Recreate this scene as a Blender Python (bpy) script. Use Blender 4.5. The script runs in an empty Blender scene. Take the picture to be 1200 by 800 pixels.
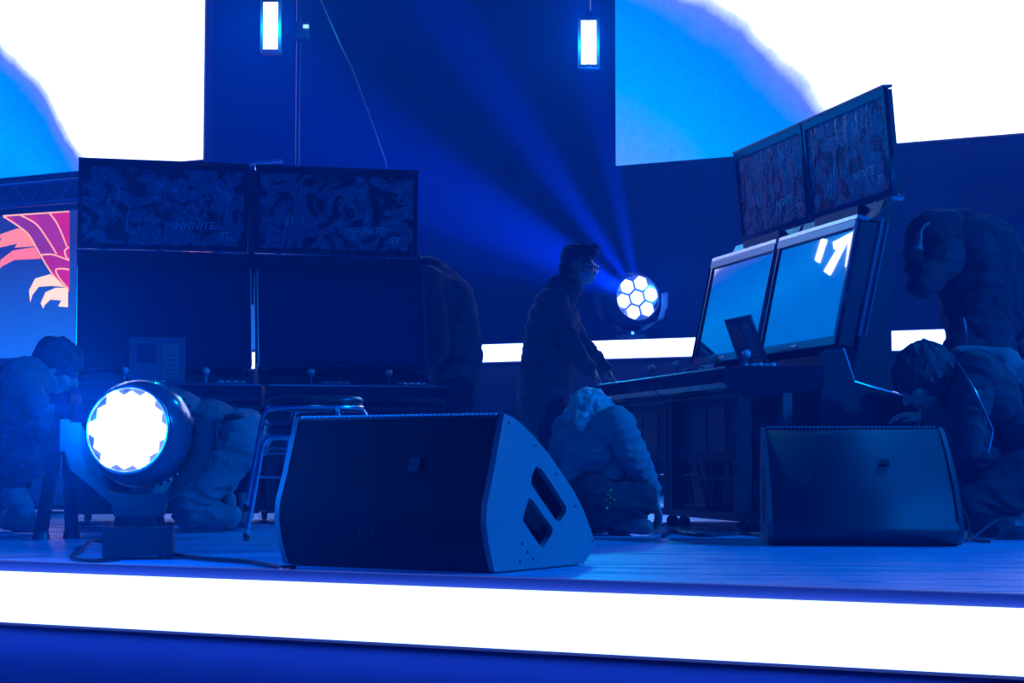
import bpy, bmesh, math, random
import numpy as np
from mathutils import noise as mnoise
from mathutils import Vector, Matrix
from math import sin, cos, tan, pi, radians as R
random.seed(7)
C = bpy.context.scene.collection
V = Vector

# ------------------------------------------------------------------ camera
FPX, CAMH = 2100.0, 0.30
PITCH = math.atan(140.0 / FPX)
cd = bpy.data.cameras.new('camera'); cam = bpy.data.objects.new('camera', cd); C.objects.link(cam)
cam.location = (0, 0, CAMH); cam.rotation_euler = (pi / 2 + PITCH, 0, 0)
cd.sensor_width = 36; cd.lens = 36 * FPX / 1200; cd.clip_start = .05; cd.clip_end = 200
bpy.context.scene.camera = cam

# ------------------------------------------------------------------ world, exposure
sc = bpy.context.scene
w = bpy.data.worlds.new('hall'); sc.world = w; w.use_nodes = True
bg = w.node_tree.nodes['Background']
bg.inputs[0].default_value = (0.0, 0.035, 1.0, 1); bg.inputs[1].default_value = 0.14
sc.view_settings.view_transform = 'Standard'; sc.view_settings.look = 'None'
sc.view_settings.exposure = 0; sc.view_settings.gamma = 1; sc.view_settings.use_curve_mapping = False
cy = sc.cycles
cy.use_denoising = True; cy.max_bounces = 6; cy.diffuse_bounces = 2; cy.glossy_bounces = 3
cy.volume_bounces = 0; cy.sample_clamp_indirect = 4; cy.caustics_reflective = False; cy.caustics_refractive = False
HAZE = 0.017


def lamp(name, kind, loc, aim, color, watts, parent=None, **kw):
    d = bpy.data.lights.new(name, kind); d.color = color; d.energy = watts
    for k, v in kw.items(): setattr(d, k, v)
    o = bpy.data.objects.new(name, d); C.objects.link(o); o.location = loc
    if aim is not None: o.rotation_euler = (V(aim) - V(loc)).to_track_quat('-Z', 'Y').to_euler()
    return o


BLUE = (0.01, 0.17, 1.0)
# blue wash lamps hung over the stage, out of the frame
lamp('wash_light', 'SPOT', (8.6, 4.2, 5.0), (0.6, 5.3, 0), (0.0, .17, 1), 6600, spot_size=R(46), spot_blend=.6, shadow_soft_size=.25)
lamp('wash_light', 'SPOT', (-1.5, 3.0, 7.5), (0.6, 8.0, .6), (0.0, .32, 1), 420, spot_size=R(34), spot_blend=.8, shadow_soft_size=.2)
lamp('wash_light', 'SPOT', (5.0, 12.5, 7.0), (1.6, 7.5, 0.6), (0.0, .22, 1), 900, spot_size=R(50), spot_blend=.8, shadow_soft_size=.2)


# ------------------------------------------------------------------ pixel to place
def ray(px, py):
    x = (px - 600) / FPX; y = -(py - 400) / FPX
    return V((x, cos(PITCH) - y * sin(PITCH), sin(PITCH) + y * cos(PITCH)))


def at(px, py, Y):
    d = ray(px, py); return V((0, 0, CAMH)) + d * (Y / d.y)


def floor_at(px, py):
    d = ray(px, py); return V((0, 0, CAMH)) + d * (-CAMH / d.z)


def on_plane(px, py, p, n):
    d = ray(px, py); o = V((0, 0, CAMH)); t = (V(p) - o).dot(n) / d.dot(n); return o + d * t


TH = R(27)
E = V((cos(TH), -sin(TH), 0)); N = V((sin(TH), cos(TH), 0))      # along the stage edge / away from the audience


# ------------------------------------------------------------------ materials
def mat(name, col=(.02, .02, .02), rough=.5, metal=0, spec=.5, bump=None, noise=None, coat=0, ior=None):
    m = bpy.data.materials.new(name); m.use_nodes = True
    nt = m.node_tree; b = nt.nodes['Principled BSDF']
    b.inputs['Base Color'].default_value = (*col, 1); b.inputs['Roughness'].default_value = rough
    b.inputs['Metallic'].default_value = metal; b.inputs['Specular IOR Level'].default_value = spec
    b.inputs['Coat Weight'].default_value = coat
    if ior: b.inputs['IOR'].default_value = ior
    tc = nt.nodes.new('ShaderNodeTexCoord')
    if noise:                                             # (scale, amount): slight colour variation
        n = nt.nodes.new('ShaderNodeTexNoise'); n.inputs['Scale'].default_value = noise[0]
        n.inputs['Detail'].default_value = 5
        nt.links.new(tc.outputs['Object'], n.inputs['Vector'])
        mx = nt.nodes.new('ShaderNodeMix'); mx.data_type = 'RGBA'
        mx.inputs['A'].default_value = (*[c * (1 - noise[1]) for c in col], 1)
        mx.inputs['B'].default_value = (*[min(1, c * (1 + noise[1])) for c in col], 1)
        nt.links.new(n.outputs['Fac'], mx.inputs['Factor']); nt.links.new(mx.outputs['Result'], b.inputs['Base Color'])
    if bump:                                              # (scale, strength, distance)
        n = nt.nodes.new('ShaderNodeTexNoise'); n.inputs['Scale'].default_value = bump[0]
        n.inputs['Detail'].default_value = 4
        nt.links.new(tc.outputs['Object'], n.inputs['Vector'])
        bp = nt.nodes.new('ShaderNodeBump'); bp.inputs['Strength'].default_value = bump[1]
        bp.inputs['Distance'].default_value = bump[2]
        nt.links.new(n.outputs['Fac'], bp.inputs['Height']); nt.links.new(bp.outputs['Normal'], b.inputs['Normal'])
    return m


def glow(name, col, strength=1, sample=True):
    m = bpy.data.materials.new(name); m.use_nodes = True; nt = m.node_tree; nt.nodes.clear()
    e = nt.nodes.new('ShaderNodeEmission'); e.inputs[0].default_value = (*col, 1); e.inputs[1].default_value = strength
    o = nt.nodes.new('ShaderNodeOutputMaterial'); nt.links.new(e.outputs[0], o.inputs['Surface'])
    if not sample: m.cycles.emission_sampling = 'NONE'
    return m


def srgb(r, g, b):
    return tuple((c / 255 / 12.92) if c / 255 < .04045 else ((c / 255 + .055) / 1.055) ** 2.4 for c in (r, g, b))


M = {
    'black': mat('black_paint', (.012, .012, .014), .45, noise=(30, .2)),
    'drape': mat('black_drape', (.018, .018, .02), .95, bump=(3, .4, .05)),
    'plastic': mat('black_plastic', (.02, .02, .022), .35, bump=(220, .15, .001)),
    'gloss': mat('gloss_black', (.012, .012, .015), .12, coat=.5),
    'headshell': mat('head_shell', (.05, .07, .1), .22, coat=.6),
    'grey': mat('grey_metal', (.09, .09, .1), .35, metal=.6),
    'box_paint': mat('textured_paint', (.25, .25, .26), .5, bump=(260, .5, .002), noise=(60, .15)),
    'box_dark': mat('textured_black_paint', (.012, .012, .014), .8, spec=.15, bump=(260, .5, .002)),
    'chrome': mat('chrome', (.75, .8, .85), .24, metal=1, bump=(60, .05, .001)),
    'vinyl': mat('black_vinyl', (.03, .03, .035), .3, bump=(90, .2, .002)),
    'screen': mat('dark_screen_glass', (.004, .004, .006), .06, spec=1, ior=1.9),
    'cloth': mat('dark_cloth', (.03, .03, .035), .9, bump=(9, .9, .03), noise=(14, .3)),
    'cloth_blue': mat('navy_cloth', (.12, .12, .13), .9, bump=(8, 1.0, .035), noise=(14, .3)),
    'cloth_pale': mat('grey_shirt_cloth', (.13, .2, .22), .9, bump=(8, 1.0, .03), noise=(10, .25)),
    'jeans': mat('denim', (.16, .17, .2), .9, bump=(12, .8, .02), noise=(20, .25)),
    'trouser': mat('dark_trouser_cloth', (.02, .02, .025), .9, bump=(9, .8, .03)),
    'skin': mat('skin', (.45, .3, .24), .5, bump=(60, .1, .002)),
    'hair': mat('black_hair', (.02, .02, .025), .75, bump=(70, .9, .006)),
    'hair_grey': mat('greying_hair', (.3, .33, .34), .4, bump=(60, .9, .006), noise=(25, .5)),
    'mask': mat('face_mask_fabric', (.4, .75, .8), .8, bump=(30, .3, .004)),
    'shoe': mat('shoe_leather', (.12, .12, .13), .6, bump=(20, .3, .005)),
    'glass': mat('spectacle_lens', (.5, .8, .9), .05, metal=.9),
    'cable': mat('cable_rubber', (.015, .015, .018), .4),
    'pale': mat('pale_laminate', (.85, .8, .85), .5, noise=(3, .1)),
    'paper': mat('printed_card', (.06, .14, .2), .8, spec=.1),
    'paper_dark': mat('printed_card_dark', (.03, .05, .08), .4),
    'trimlit': mat('brushed_edge_trim', (.5, .5, .55), .25, metal=.9),
    'led_white': glow('led_strip_light', (1.25, 2.2, 11)),
    'led_white_far': glow('riser_strip_light', (1.7, 2.6, 10)),
    'hex_white': glow('lamp_lens_light', (2.1, 3.0, 9), 1, False),
    'print_yellow': mat('yellow_green_print', (.7, .8, .1), .6),
    'print_cyan': mat('pale_print', (.2, .5, .5), .6),
}


# ------------------------------------------------------------------ mesh helpers
def link(name, me, m, parent=None):
    o = bpy.data.objects.new(name, me); C.objects.link(o)
    if m is not None and not me.materials: me.materials.append(m)
    if parent is not None: o.parent = parent
    return o


def fin(name, bm, m, parent=None, smooth=False, bevel=0):
    if bevel:
        bmesh.ops.bevel(bm, geom=[e for e in bm.edges if len(e.link_faces) == 2 and e.calc_face_angle(0) > .6], offset=bevel, segments=2, affect='EDGES', profile=.5)
    bmesh.ops.recalc_face_normals(bm, faces=bm.faces)
    me = bpy.data.meshes.new(name); bm.to_mesh(me); bm.free()
    if smooth: me.polygons.foreach_set('use_smooth', [True] * len(me.polygons))
    return link(name, me, m, parent)


def tag(o, label=None, cat=None, group=None, kind=None):
    for k, v in (('label', label), ('category', cat), ('group', group), ('kind', kind)):
        if v: o[k] = v
    return o


def thing(name, label, cat, loc=(0, 0, 0), rz=0, group=None):
    o = bpy.data.objects.new(name, None); C.objects.link(o); o.location = loc; o.rotation_euler = (0, 0, rz)
    o.empty_display_size = .1
    return tag(o, label, cat, group)


def kids(o): return [c for c in bpy.data.objects if c.parent == o]


def copy_tree(o, parent=None):
    c = o.copy(); C.objects.link(c)
    if parent is not None: c.parent = parent
    for ch in kids(o): copy_tree(ch, c)
    return c


def abox(bm, x0, x1, y0, y1, z0, z1):
    vs = [bm.verts.new((x, y, z)) for x in (x0, x1) for y in (y0, y1) for z in (z0, z1)]
    for f in ((0, 1, 3, 2), (4, 6, 7, 5), (0, 4, 5, 1), (2, 3, 7, 6), (0, 2, 6, 4), (1, 5, 7, 3)):
        bm.faces.new([vs[i] for i in f])


def box(name, x0, x1, y0, y1, z0, z1, m, parent=None, bevel=0):
    bm = bmesh.new(); abox(bm, x0, x1, y0, y1, z0, z1); return fin(name, bm, m, parent, bevel=bevel)


def obox(bm, c, ax, ay, az):
    """oriented box: centre and three half-axis vectors"""
    c, ax, ay, az = V(c), V(ax), V(ay), V(az)
    vs = [bm.verts.new(c + ax * i + ay * j + az * k) for i in (-1, 1) for j in (-1, 1) for k in (-1, 1)]
    for f in ((0, 1, 3, 2), (4, 6, 7, 5), (0, 4, 5, 1), (2, 3, 7, 6), (0, 2, 6, 4), (1, 5, 7, 3)):
        bm.faces.new([vs[i] for i in f])


def prism(bm, pts, x0, x1, axis='x'):
    """closed polygon pts (a, b) extruded between x0 and x1 along axis"""
    def P(a, b, t): return (t, a, b) if axis == 'x' else ((a, t, b) if axis == 'y' else (a, b, t))
    A = [bm.verts.new(P(a, b, x0)) for a, b in pts]; B = [bm.verts.new(P(a, b, x1)) for a, b in pts]
    n = len(pts)
    bm.faces.new(A); bm.faces.new(B[::-1])
    for i in range(n): bm.faces.new((A[i], A[(i + 1) % n], B[(i + 1) % n], B[i]))


def tube(bm, pts, r, seg=8, closed=False):
    pts = [V(p) for p in pts]; n = len(pts); rings = []
    ref = None
    for i, p in enumerate(pts):
        a = pts[(i - 1) % n] if (closed or i) else p; b = pts[(i + 1) % n] if (closed or i < n - 1) else p
        t = (b - a).normalized()
        if ref is None: ref = t.orthogonal().normalized()
        ref = (ref - t * ref.dot(t)).normalized(); s = t.cross(ref)
        rr = r[i] if isinstance(r, (list, tuple)) else r
        rings.append([bm.verts.new(p + (ref * cos(2 * pi * k / seg) + s * sin(2 * pi * k / seg)) * rr) for k in range(seg)])
    for i in range(n if closed else n - 1):
        A, B = rings[i], rings[(i + 1) % n]
        for k in range(seg): bm.faces.new((A[k], A[(k + 1) % seg], B[(k + 1) % seg], B[k]))
    if not closed:
        bm.faces.new(rings[0][::-1]); bm.faces.new(rings[-1])


def smooth_path(pts, k=6):
    pts = [V(p) for p in pts]; out = []
    P = [pts[0]] + pts + [pts[-1]]
    for i in range(1, len(P) - 2):
        for j in range(k):
            t = j / k; a, b, c, d = P[i - 1], P[i], P[i + 1], P[i + 2]
            out.append(.5 * ((2 * b) + (c - a) * t + (2 * a - 5 * b + 4 * c - d) * t * t + (3 * b - a - 3 * c + d) * t ** 3))
    out.append(pts[-1]); return out


def lathe(bm, prof, M4=Matrix(), seg=32):
    """prof = [(radius, height)] about +Z, placed by M4"""
    rings = []
    for r, z in prof:
        rings.append([bm.verts.new(M4 @ V((max(r, 1e-4) * cos(2 * pi * k / seg), max(r, 1e-4) * sin(2 * pi * k / seg), z))) for k in range(seg)])
    for A, B in zip(rings, rings[1:]):
        for k in range(seg): bm.faces.new((A[k], A[(k + 1) % seg], B[(k + 1) % seg], B[k]))
    bm.faces.new(rings[0][::-1]); bm.faces.new(rings[-1])


def frame_to(p, z, up=V((0, 0, 1))):
    """matrix whose +Z looks along z and +Y is near up"""
    z = V(z).normalized(); x = up.cross(z)
    x = x.normalized() if x.length > 1e-5 else V((1, 0, 0)); y = z.cross(x)
    m = Matrix((x, y, z)).transposed().to_4x4(); m.translation = V(p); return m


def plate(name, outline, holes, thick, m, parent=None, M4=None):
    """flat plate with holes, in its own XY plane, made from a filled 2D curve"""
    cu = bpy.data.curves.new('outline', 'CURVE'); cu.dimensions = '2D'; cu.fill_mode = 'BOTH'; cu.extrude = thick / 2
    for pts in [outline] + list(holes):
        s = cu.splines.new('POLY'); s.points.add(len(pts) - 1); s.use_cyclic_u = True
        for q, (a, b) in zip(s.points, pts): q.co = (a, b, 0, 1)
    o = bpy.data.objects.new('outline', cu); C.objects.link(o)
    dg = bpy.context.evaluated_depsgraph_get(); me = bpy.data.meshes.new_from_object(o.evaluated_get(dg))
    bpy.data.objects.remove(o); me.materials.clear()
    if M4 is not None: me.transform(M4)
    me.name = name
    return link(name, me, m, parent)


def letters(name, txt, size, m, parent, M4, thick=.0006):
    cu = bpy.data.curves.new('t', 'FONT'); cu.body = txt; cu.size = size; cu.extrude = thick; cu.align_x = 'CENTER'; cu.align_y = 'CENTER'
    o = bpy.data.objects.new('t', cu); C.objects.link(o)
    dg = bpy.context.evaluated_depsgraph_get(); me = bpy.data.meshes.new_from_object(o.evaluated_get(dg))
    bpy.data.objects.remove(o); me.materials.clear(); me.transform(M4); me.name = name
    return link(name, me, m, parent)


def struct(o): o['kind'] = 'structure'; return o


def slab(name, p, along, away, z0, z1, m):
    """vertical or flat slab: corner p, vectors along and away, between z0 and z1"""
    bm = bmesh.new(); p = V(p)
    q = [p, p + along, p + along + away, p + away]
    A = [bm.verts.new((v.x, v.y, z0)) for v in q]; B = [bm.verts.new((v.x, v.y, z1)) for v in q]
    bm.faces.new(A[::-1]); bm.faces.new(B)
    for i in range(4): bm.faces.new((A[i], A[(i + 1) % 4], B[(i + 1) % 4], B[i]))
    return fin(name, bm, m)


# ------------------------------------------------------------------ haze
hz = bpy.data.materials.new('stage_haze'); hz.use_nodes = True; nt = hz.node_tree; nt.nodes.clear()
vs = nt.nodes.new('ShaderNodeVolumeScatter'); vs.inputs['Color'].default_value = (.02, .24, 1, 1)
vs.inputs['Density'].default_value = HAZE; vs.inputs['Anisotropy'].default_value = 0.2
out = nt.nodes.new('ShaderNodeOutputMaterial'); nt.links.new(vs.outputs[0], out.inputs['Volume'])
tag(box('stage_haze', -17, 15, -3, 27, -1.2, 12, hz), 'thin haze hanging in the air over the whole stage', 'haze', kind='stuff')

# ------------------------------------------------------------------ stage floor
EDGE = floor_at(600, 676.8)
fm = bpy.data.materials.new('stage_floor'); fm.use_nodes = True; nt = fm.node_tree; b = nt.nodes['Principled BSDF']
tc = nt.nodes.new('ShaderNodeTexCoord'); mp = nt.nodes.new('ShaderNodeMapping')
mp.inputs['Rotation'].default_value = (0, 0, TH * .55); mp.inputs['Scale'].default_value = (.5, 2.2, 1)
n1 = nt.nodes.new('ShaderNodeTexNoise'); n1.inputs['Scale'].default_value = 1.6; n1.inputs['Detail'].default_value = 7
n1.inputs['Distortion'].default_value = 2.4
nt.links.new(tc.outputs['Object'], mp.inputs[0]); nt.links.new(mp.outputs[0], n1.inputs['Vector'])
cr = nt.nodes.new('ShaderNodeValToRGB'); cr.color_ramp.elements[0].position = .35; cr.color_ramp.elements[1].position = .68
cr.color_ramp.elements[0].color = (.02, .26, .5, 1); cr.color_ramp.elements[1].color = (.05, .75, .95, 1)
nt.links.new(n1.outputs['Fac'], cr.inputs[0]); nt.links.new(cr.outputs[0], b.inputs['Base Color'])
mr = nt.nodes.new('ShaderNodeMapRange'); mr.inputs['From Min'].default_value = .3; mr.inputs['From Max'].default_value = .7
mr.inputs['To Min'].default_value = .42; mr.inputs['To Max'].default_value = .14
nt.links.new(n1.outputs['Fac'], mr.inputs[0]); nt.links.new(mr.outputs[0], b.inputs['Roughness'])
bp = nt.nodes.new('ShaderNodeBump'); bp.inputs['Strength'].default_value = .25; bp.inputs['Distance'].default_value = .01
nt.links.new(n1.outputs['Fac'], bp.inputs['Height']); nt.links.new(bp.outputs['Normal'], b.inputs['Normal'])
o = slab('floor', EDGE - E * 12, E * 24, N * 22, -.026, 0, fm); struct(o)
lip = mat('stage_lip', (.01, .05, .12), .5)
struct(slab('trim_1', EDGE - E * 12 - N * .004, E * 24, N * .004, -.026, 0.0, lip))
ledge = struct(slab('trim_2', EDGE - E * 12 - N * .006, E * 24, N * .02, 0, .003, mat('aluminium_edge', (.35, .4, .45), .35, metal=.5)))
# light strip in the stage front
t = thing('stage_light_strip', 'long glowing white strip light along the front edge of the stage', 'light strip', EDGE)
s_ = slab('diffuser', V((0, 0, 0)) - E * 11.8 - N * .035, E * 23.6, N * .03, -.178, -.030, M['led_white']); s_.parent = t
s_ = slab('housing', V((0, 0, 0)) - E * 11.9 - N * .004, E * 23.8, N * .03, -.19, -.026, M['grey']); s_.parent = t
struct(slab('wall_front', EDGE - E * 12 + N * .03, E * 24, N * .2, -1.2, -.195, mat('stage_skirt', (.03, .16, .5), .6, bump=(4, .3, .03))))
struct(slab('floor_hall', EDGE - E * 12 - N * 6, E * 24, N * 6, -1.25, -1.2, M['black']))

# ------------------------------------------------------------------ back of the stage
def plane_at(px, Y):
    return at(px, 540, Y).xy.to_3d()


S0 = plane_at(690, 16.0)


def sp(px, py, p0=S0):
    return on_plane(px, py, p0, N)


def uv_on(px, py, p0=S0):
    q = sp(px, py, p0); return ((q - p0).dot(E), q.z)


zt, zb = sp(690, 400.0).z, sp(690, 420.5).z
u0 = uv_on(150, 400)[0]; u1 = 11
t = thing('riser_light_strip', 'long glowing white strip light along the top of the back riser', 'light strip', S0)
s_ = slab('diffuser', E * u0 - N * .03, E * (u1 - u0), N * .03, zb, zt, M['led_white_far']); s_.parent = t
s_ = slab('housing', E * (u0 - .02), E * (u1 - u0 + .04), N * .04, zb - .012, zt + .012, M['grey']); s_.parent = t
struct(slab('wall_riser', S0 + E * -12 + N * .05, E * 23, N * .1, 0, zt + .02, M['drape']))
struct(slab('floor_riser', S0 + E * -12 + N * .15, E * 23, N * 6, zt - .06, zt + .02, M['black']))
struct(slab('wall_back', S0 + E * -16 + N * 7, E * 30, N * .2, 0, 11.5, M['drape']))

# lower picture screen with the winged emblem
zw0 = zt + .03; zw1 = uv_on(42, 249.8)[1]
uR = uv_on(330, 300)[0]; uL = uv_on(-160, 300)[0]
def screen_mat(name, build):
    m = bpy.data.materials.new(name); m.use_nodes = True; nt = m.node_tree; nt.nodes.clear()
    e = nt.nodes.new('ShaderNodeEmission'); o = nt.nodes.new('ShaderNodeOutputMaterial')
    nt.links.new(e.outputs[0], o.inputs['Surface']); build(nt, e); return m


def math_node(nt, op, a, b=None):
    n = nt.nodes.new('ShaderNodeMath'); n.operation = op
    for i, v in enumerate((a, b)):
        if v is None: continue
        if hasattr(v, 'default_value') or hasattr(v, 'is_linked'): nt.links.new(v, n.inputs[i])
        else: n.inputs[i].default_value = v
    return n.outputs[0]


def wing_bg(nt, e):
    tc = nt.nodes.new('ShaderNodeTexCoord'); sx = nt.nodes.new('ShaderNodeSeparateXYZ'); nt.links.new(tc.outputs['Object'], sx.inputs[0])
    mr = nt.nodes.new('ShaderNodeMapRange'); mr.inputs['From Min'].default_value = zw0; mr.inputs['From Max'].default_value = zw1
    nt.links.new(sx.outputs['Z'], mr.inputs[0])
    cr = nt.nodes.new('ShaderNodeValToRGB'); el = cr.color_ramp.elements
    el[0].color = (*srgb(20, 90, 200), 1); el[1].position = .75; el[1].color = (*srgb(26, 42, 112), 1)
    nt.links.new(mr.outputs[0], cr.inputs[0]); nt.links.new(cr.outputs[0], e.inputs[0]); e.inputs[1].default_value = 1.4


t = thing('picture_screen', 'LED picture screen showing a magenta and peach winged emblem on blue', 'screen', S0)
s_ = slab('screen_panel', E * uL - N * .02, E * (uR - uL), N * .02, zw0, zw1, screen_mat('wing_screen', wing_bg)); s_.parent = t
s_ = slab('screen_frame', E * (uL - .05), E * (uR - uL + .1), N * .1, zw0 - .015, zw1 + .03, M['black']); s_.parent = t


def art(name, pix, col, layer=1, mirror=None, strength=1.0, conv=None, parent=t):
    pts = [(conv(*p) if conv else p) for p in pix]
    q = [uv_on(*p) for p in pts]
    if mirror is not None: q = [(mirror - a, b) for a, b in q]
    M4 = Matrix((( E.x, 0, N.x, 0), (E.y, 0, N.y, 0), (0, 1, 0, 0), (0, 0, 0, 1)))
    M4.translation = -N * (.022 + .0025 * layer)
    key = 'g%s' % (col,)
    if key not in M: M[key] = glow('emblem_%d' % len(M), srgb(*col), 1.35, False)
    return plate(name, q, [], .002, M[key], parent, M4)


Z2 = lambda x, y: (x / 4.706, 230 + y / 4.706)
def ribbon(pts, w0, w1=None):
    w1 = w0 if w1 is None else w1; P = smooth_path([V((x, y, 0)) for x, y in pts], 5); L_, R_ = [], []
    for i, p in enumerate(P):
        a = P[max(i - 1, 0)]; b_ = P[min(i + 1, len(P) - 1)]; d = (b_ - a).normalized(); n = V((-d.y, d.x, 0))
        h = (w0 + (w1 - w0) * i / (len(P) - 1)) / 2
        L_.append((p + n * h)[:2]); R_.append((p - n * h)[:2])
    return L_ + R_[::-1]


WM = None
wing = [(28, 108), (392, 84), (392, 520), (340, 470), (290, 430), (235, 340), (200, 270), (150, 200), (90, 150)]
def both(name, pts, col, layer):
    art(name, pts, col, layer, conv=Z2)
    mir = uv_on(84, 300)[0] * 2 + 1.55
    art(name, pts, col, layer, mirror=mir, conv=Z2)


both('emblem_wing', wing, (172, 20, 104), 1)
both('emblem_feather', [(60, 108), (160, 104), (250, 210), (310, 320), (240, 322), (180, 220)], (120, 36, 118), 2)
both('emblem_feather', [(190, 102), (285, 96), (350, 180), (380, 290), (330, 312), (250, 190)], (142, 34, 120), 2)
both('emblem_feather', [(245, 330), (330, 322), (392, 360), (392, 400), (320, 405), (300, 430)], (150, 24, 110), 2)
for pl in ([(30, 112), (110, 165), (170, 215), (225, 310), (300, 430), (390, 525)], [(125, 106), (210, 155), (270, 235), (322, 318)],
           [(280, 90), (330, 160), (380, 280)], [(235, 325), (300, 322), (392, 355)], [(392, 282), (368, 300), (375, 335), (392, 350)],
           [(392, 405), (350, 400), (318, 408), (340, 455), (388, 510)], [(28, 110), (200, 98), (392, 85)]):
    both('emblem_outline', ribbon(pl, 9, 7), (240, 170, 150), 3)
both('emblem_flame', [(0, 215), (100, 180), (130, 178), (175, 225), (205, 275), (90, 285), (105, 262), (0, 285), (0, 260), (20, 235), (0, 232)], (232, 124, 122), 2)
both('emblem_flame', [(0, 395), (15, 350), (80, 300), (200, 280), (235, 345), (90, 352), (25, 385), (0, 405)], (226, 110, 120), 2)
both('emblem_flame', [(178, 585), (172, 520), (205, 455), (290, 430), (370, 500), (290, 495), (225, 500), (190, 545)], (246, 200, 178), 4)
both('emblem_flame', [(250, 620), (236, 590), (262, 530), (320, 505), (386, 505), (386, 612), (332, 608), (350, 575), (290, 570), (258, 600)], (250, 205, 182), 4)

# shelf highlight over the picture screen
q0 = sp(42, 240); t2 = thing('truss_bar', 'shiny horizontal truss bar above the winged picture screen', 'truss', S0)
bm = bmesh.new(); z_ = zw1 + .10
tube(bm, [E * (uL) + V((0, 0, z_)), E * uR + V((0, 0, z_))], .035, 10)
tube(bm, [E * (uL) + V((0, 0, z_ + .22)), E * uR + V((0, 0, z_ + .22))], .025, 8)
fin('chord', bm, M['trimlit'], t2, True)
bm = bmesh.new(); k = uL
while k < uR - .3:
    tube(bm, [E * k + V((0, 0, z_)), E * (k + .2) + V((0, 0, z_ + .22)), E * (k + .4) + V((0, 0, z_))], .01, 6); k += .4
tag(fin('lacing', bm, M['trimlit'], t2), kind='stuff')


def led_mat(name, p0, px_pts, speck):
    """white field with a soft blue region; px_pts: two pixels on the border line, blue lies below-left of it"""
    (ua, va), (ub, vb), (uc, vc) = [uv_on(*p, p0) for p in px_pts]
    def build(nt, e):
        tc = nt.nodes.new('ShaderNodeTexCoord'); sx = nt.nodes.new('ShaderNodeSeparateXYZ'); nt.links.new(tc.outputs['Object'], sx.inputs[0])
        u = math_node(nt, 'DIVIDE', sx.outputs['X'], cos(TH)); v = sx.outputs['Z']
        # signed distance from the line a-b, bent by a parabola through c
        L = math.hypot(ub - ua, vb - va); dx, dv = (ub - ua) / L, (vb - va) / L
        nx_, nv = -dv, dx                                     # normal
        if nx_ < 0: nx_, nv = -nx_, -nv
        def lin(cx, cv, c0): return math_node(nt, 'ADD', math_node(nt, 'ADD', math_node(nt, 'MULTIPLY', u, cx), math_node(nt, 'MULTIPLY', v, cv)), c0)
        d = lin(nx_, nv, -(nx_ * ua + nv * va)); s = lin(dx, dv, -(dx * ua + dv * va))
        dc = nx_ * (uc - ua) + nv * (vc - va); scv = dx * (uc - ua) + dv * (vc - va)
        kq = dc / (scv * (scv - L)) if abs(scv * (scv - L)) > 1e-3 else 0
        s2 = math_node(nt, 'MINIMUM', math_node(nt, 'MAXIMUM', s, -.35 * L), 1.35 * L)
        bend = math_node(nt, 'MULTIPLY', math_node(nt, 'MULTIPLY', s2, math_node(nt, 'SUBTRACT', s2, L)), kq)
        n = nt.nodes.new('ShaderNodeTexNoise'); n.inputs['Scale'].default_value = 1.3; n.inputs['Detail'].default_value = 6
        nt.links.new(tc.outputs['Object'], n.inputs['Vector'])
        dd = math_node(nt, 'SUBTRACT', d, bend)
        dd = math_node(nt, 'ADD', dd, math_node(nt, 'MULTIPLY', math_node(nt, 'SUBTRACT', n.outputs['Fac'], .5), .35))
        mr = nt.nodes.new('ShaderNodeMapRange'); mr.inputs['From Min'].default_value = -2.0 if speck else -1.1; mr.inputs['From Max'].default_value = .12
        nt.links.new(dd, mr.inputs[0])
        cr = nt.nodes.new('ShaderNodeValToRGB'); el = cr.color_ramp.elements
        el[0].position = 0; el[0].color = (*((.10, .32, 1.5) if speck else (0, .27, 1.4)), 1)
        el[1].position = 1; el[1].color = (1.7, 2.1, 5.5, 1)
        for p_, c_ in ((.4, (0, .36, 1.6)), (.78, (0, .24, 1.35)), (.9, (.10, .22, 1.3)), (.955, (.6, .8, 2.2))):
            x = cr.color_ramp.elements.new(p_); x.color = (*c_, 1)
        nt.links.new(mr.outputs[0], cr.inputs[0])
        # fine LED pixel grain
        g = nt.nodes.new('ShaderNodeTexNoise'); g.inputs['Scale'].default_value = 22; g.inputs['Detail'].default_value = 8
        nt.links.new(tc.outputs['Object'], g.inputs['Vector'])
        st = math_node(nt, 'ADD', math_node(nt, 'MULTIPLY', g.outputs['Fac'], .5), .78)
        nt.links.new(cr.outputs[0], e.inputs[0]); nt.links.new(st, e.inputs[1])
    return screen_mat(name, build)


def led_wall(p0, pxl, pxr, pxb, z1, label, m):
    """pxl/pxr: pixel x limits, pxb: a pixel on the lower edge"""
    z0 = uv_on(*pxb, p0)[1]; a = uv_on(pxl, 300, p0)[0]; b_ = uv_on(pxr, 300, p0)[0]
    t = thing('led_wall', label, 'screen', p0)
    s = slab('screen_panel', E * a - N * .02, E * (b_ - a), N * .02, z0, z1, m); s.parent = t
    s = slab('screen_frame', E * (a - .02), E * (b_ - a + .04), N * .12, z0 - .02, z1 + .03, M['black']); s.parent = t
    return z0


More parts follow.
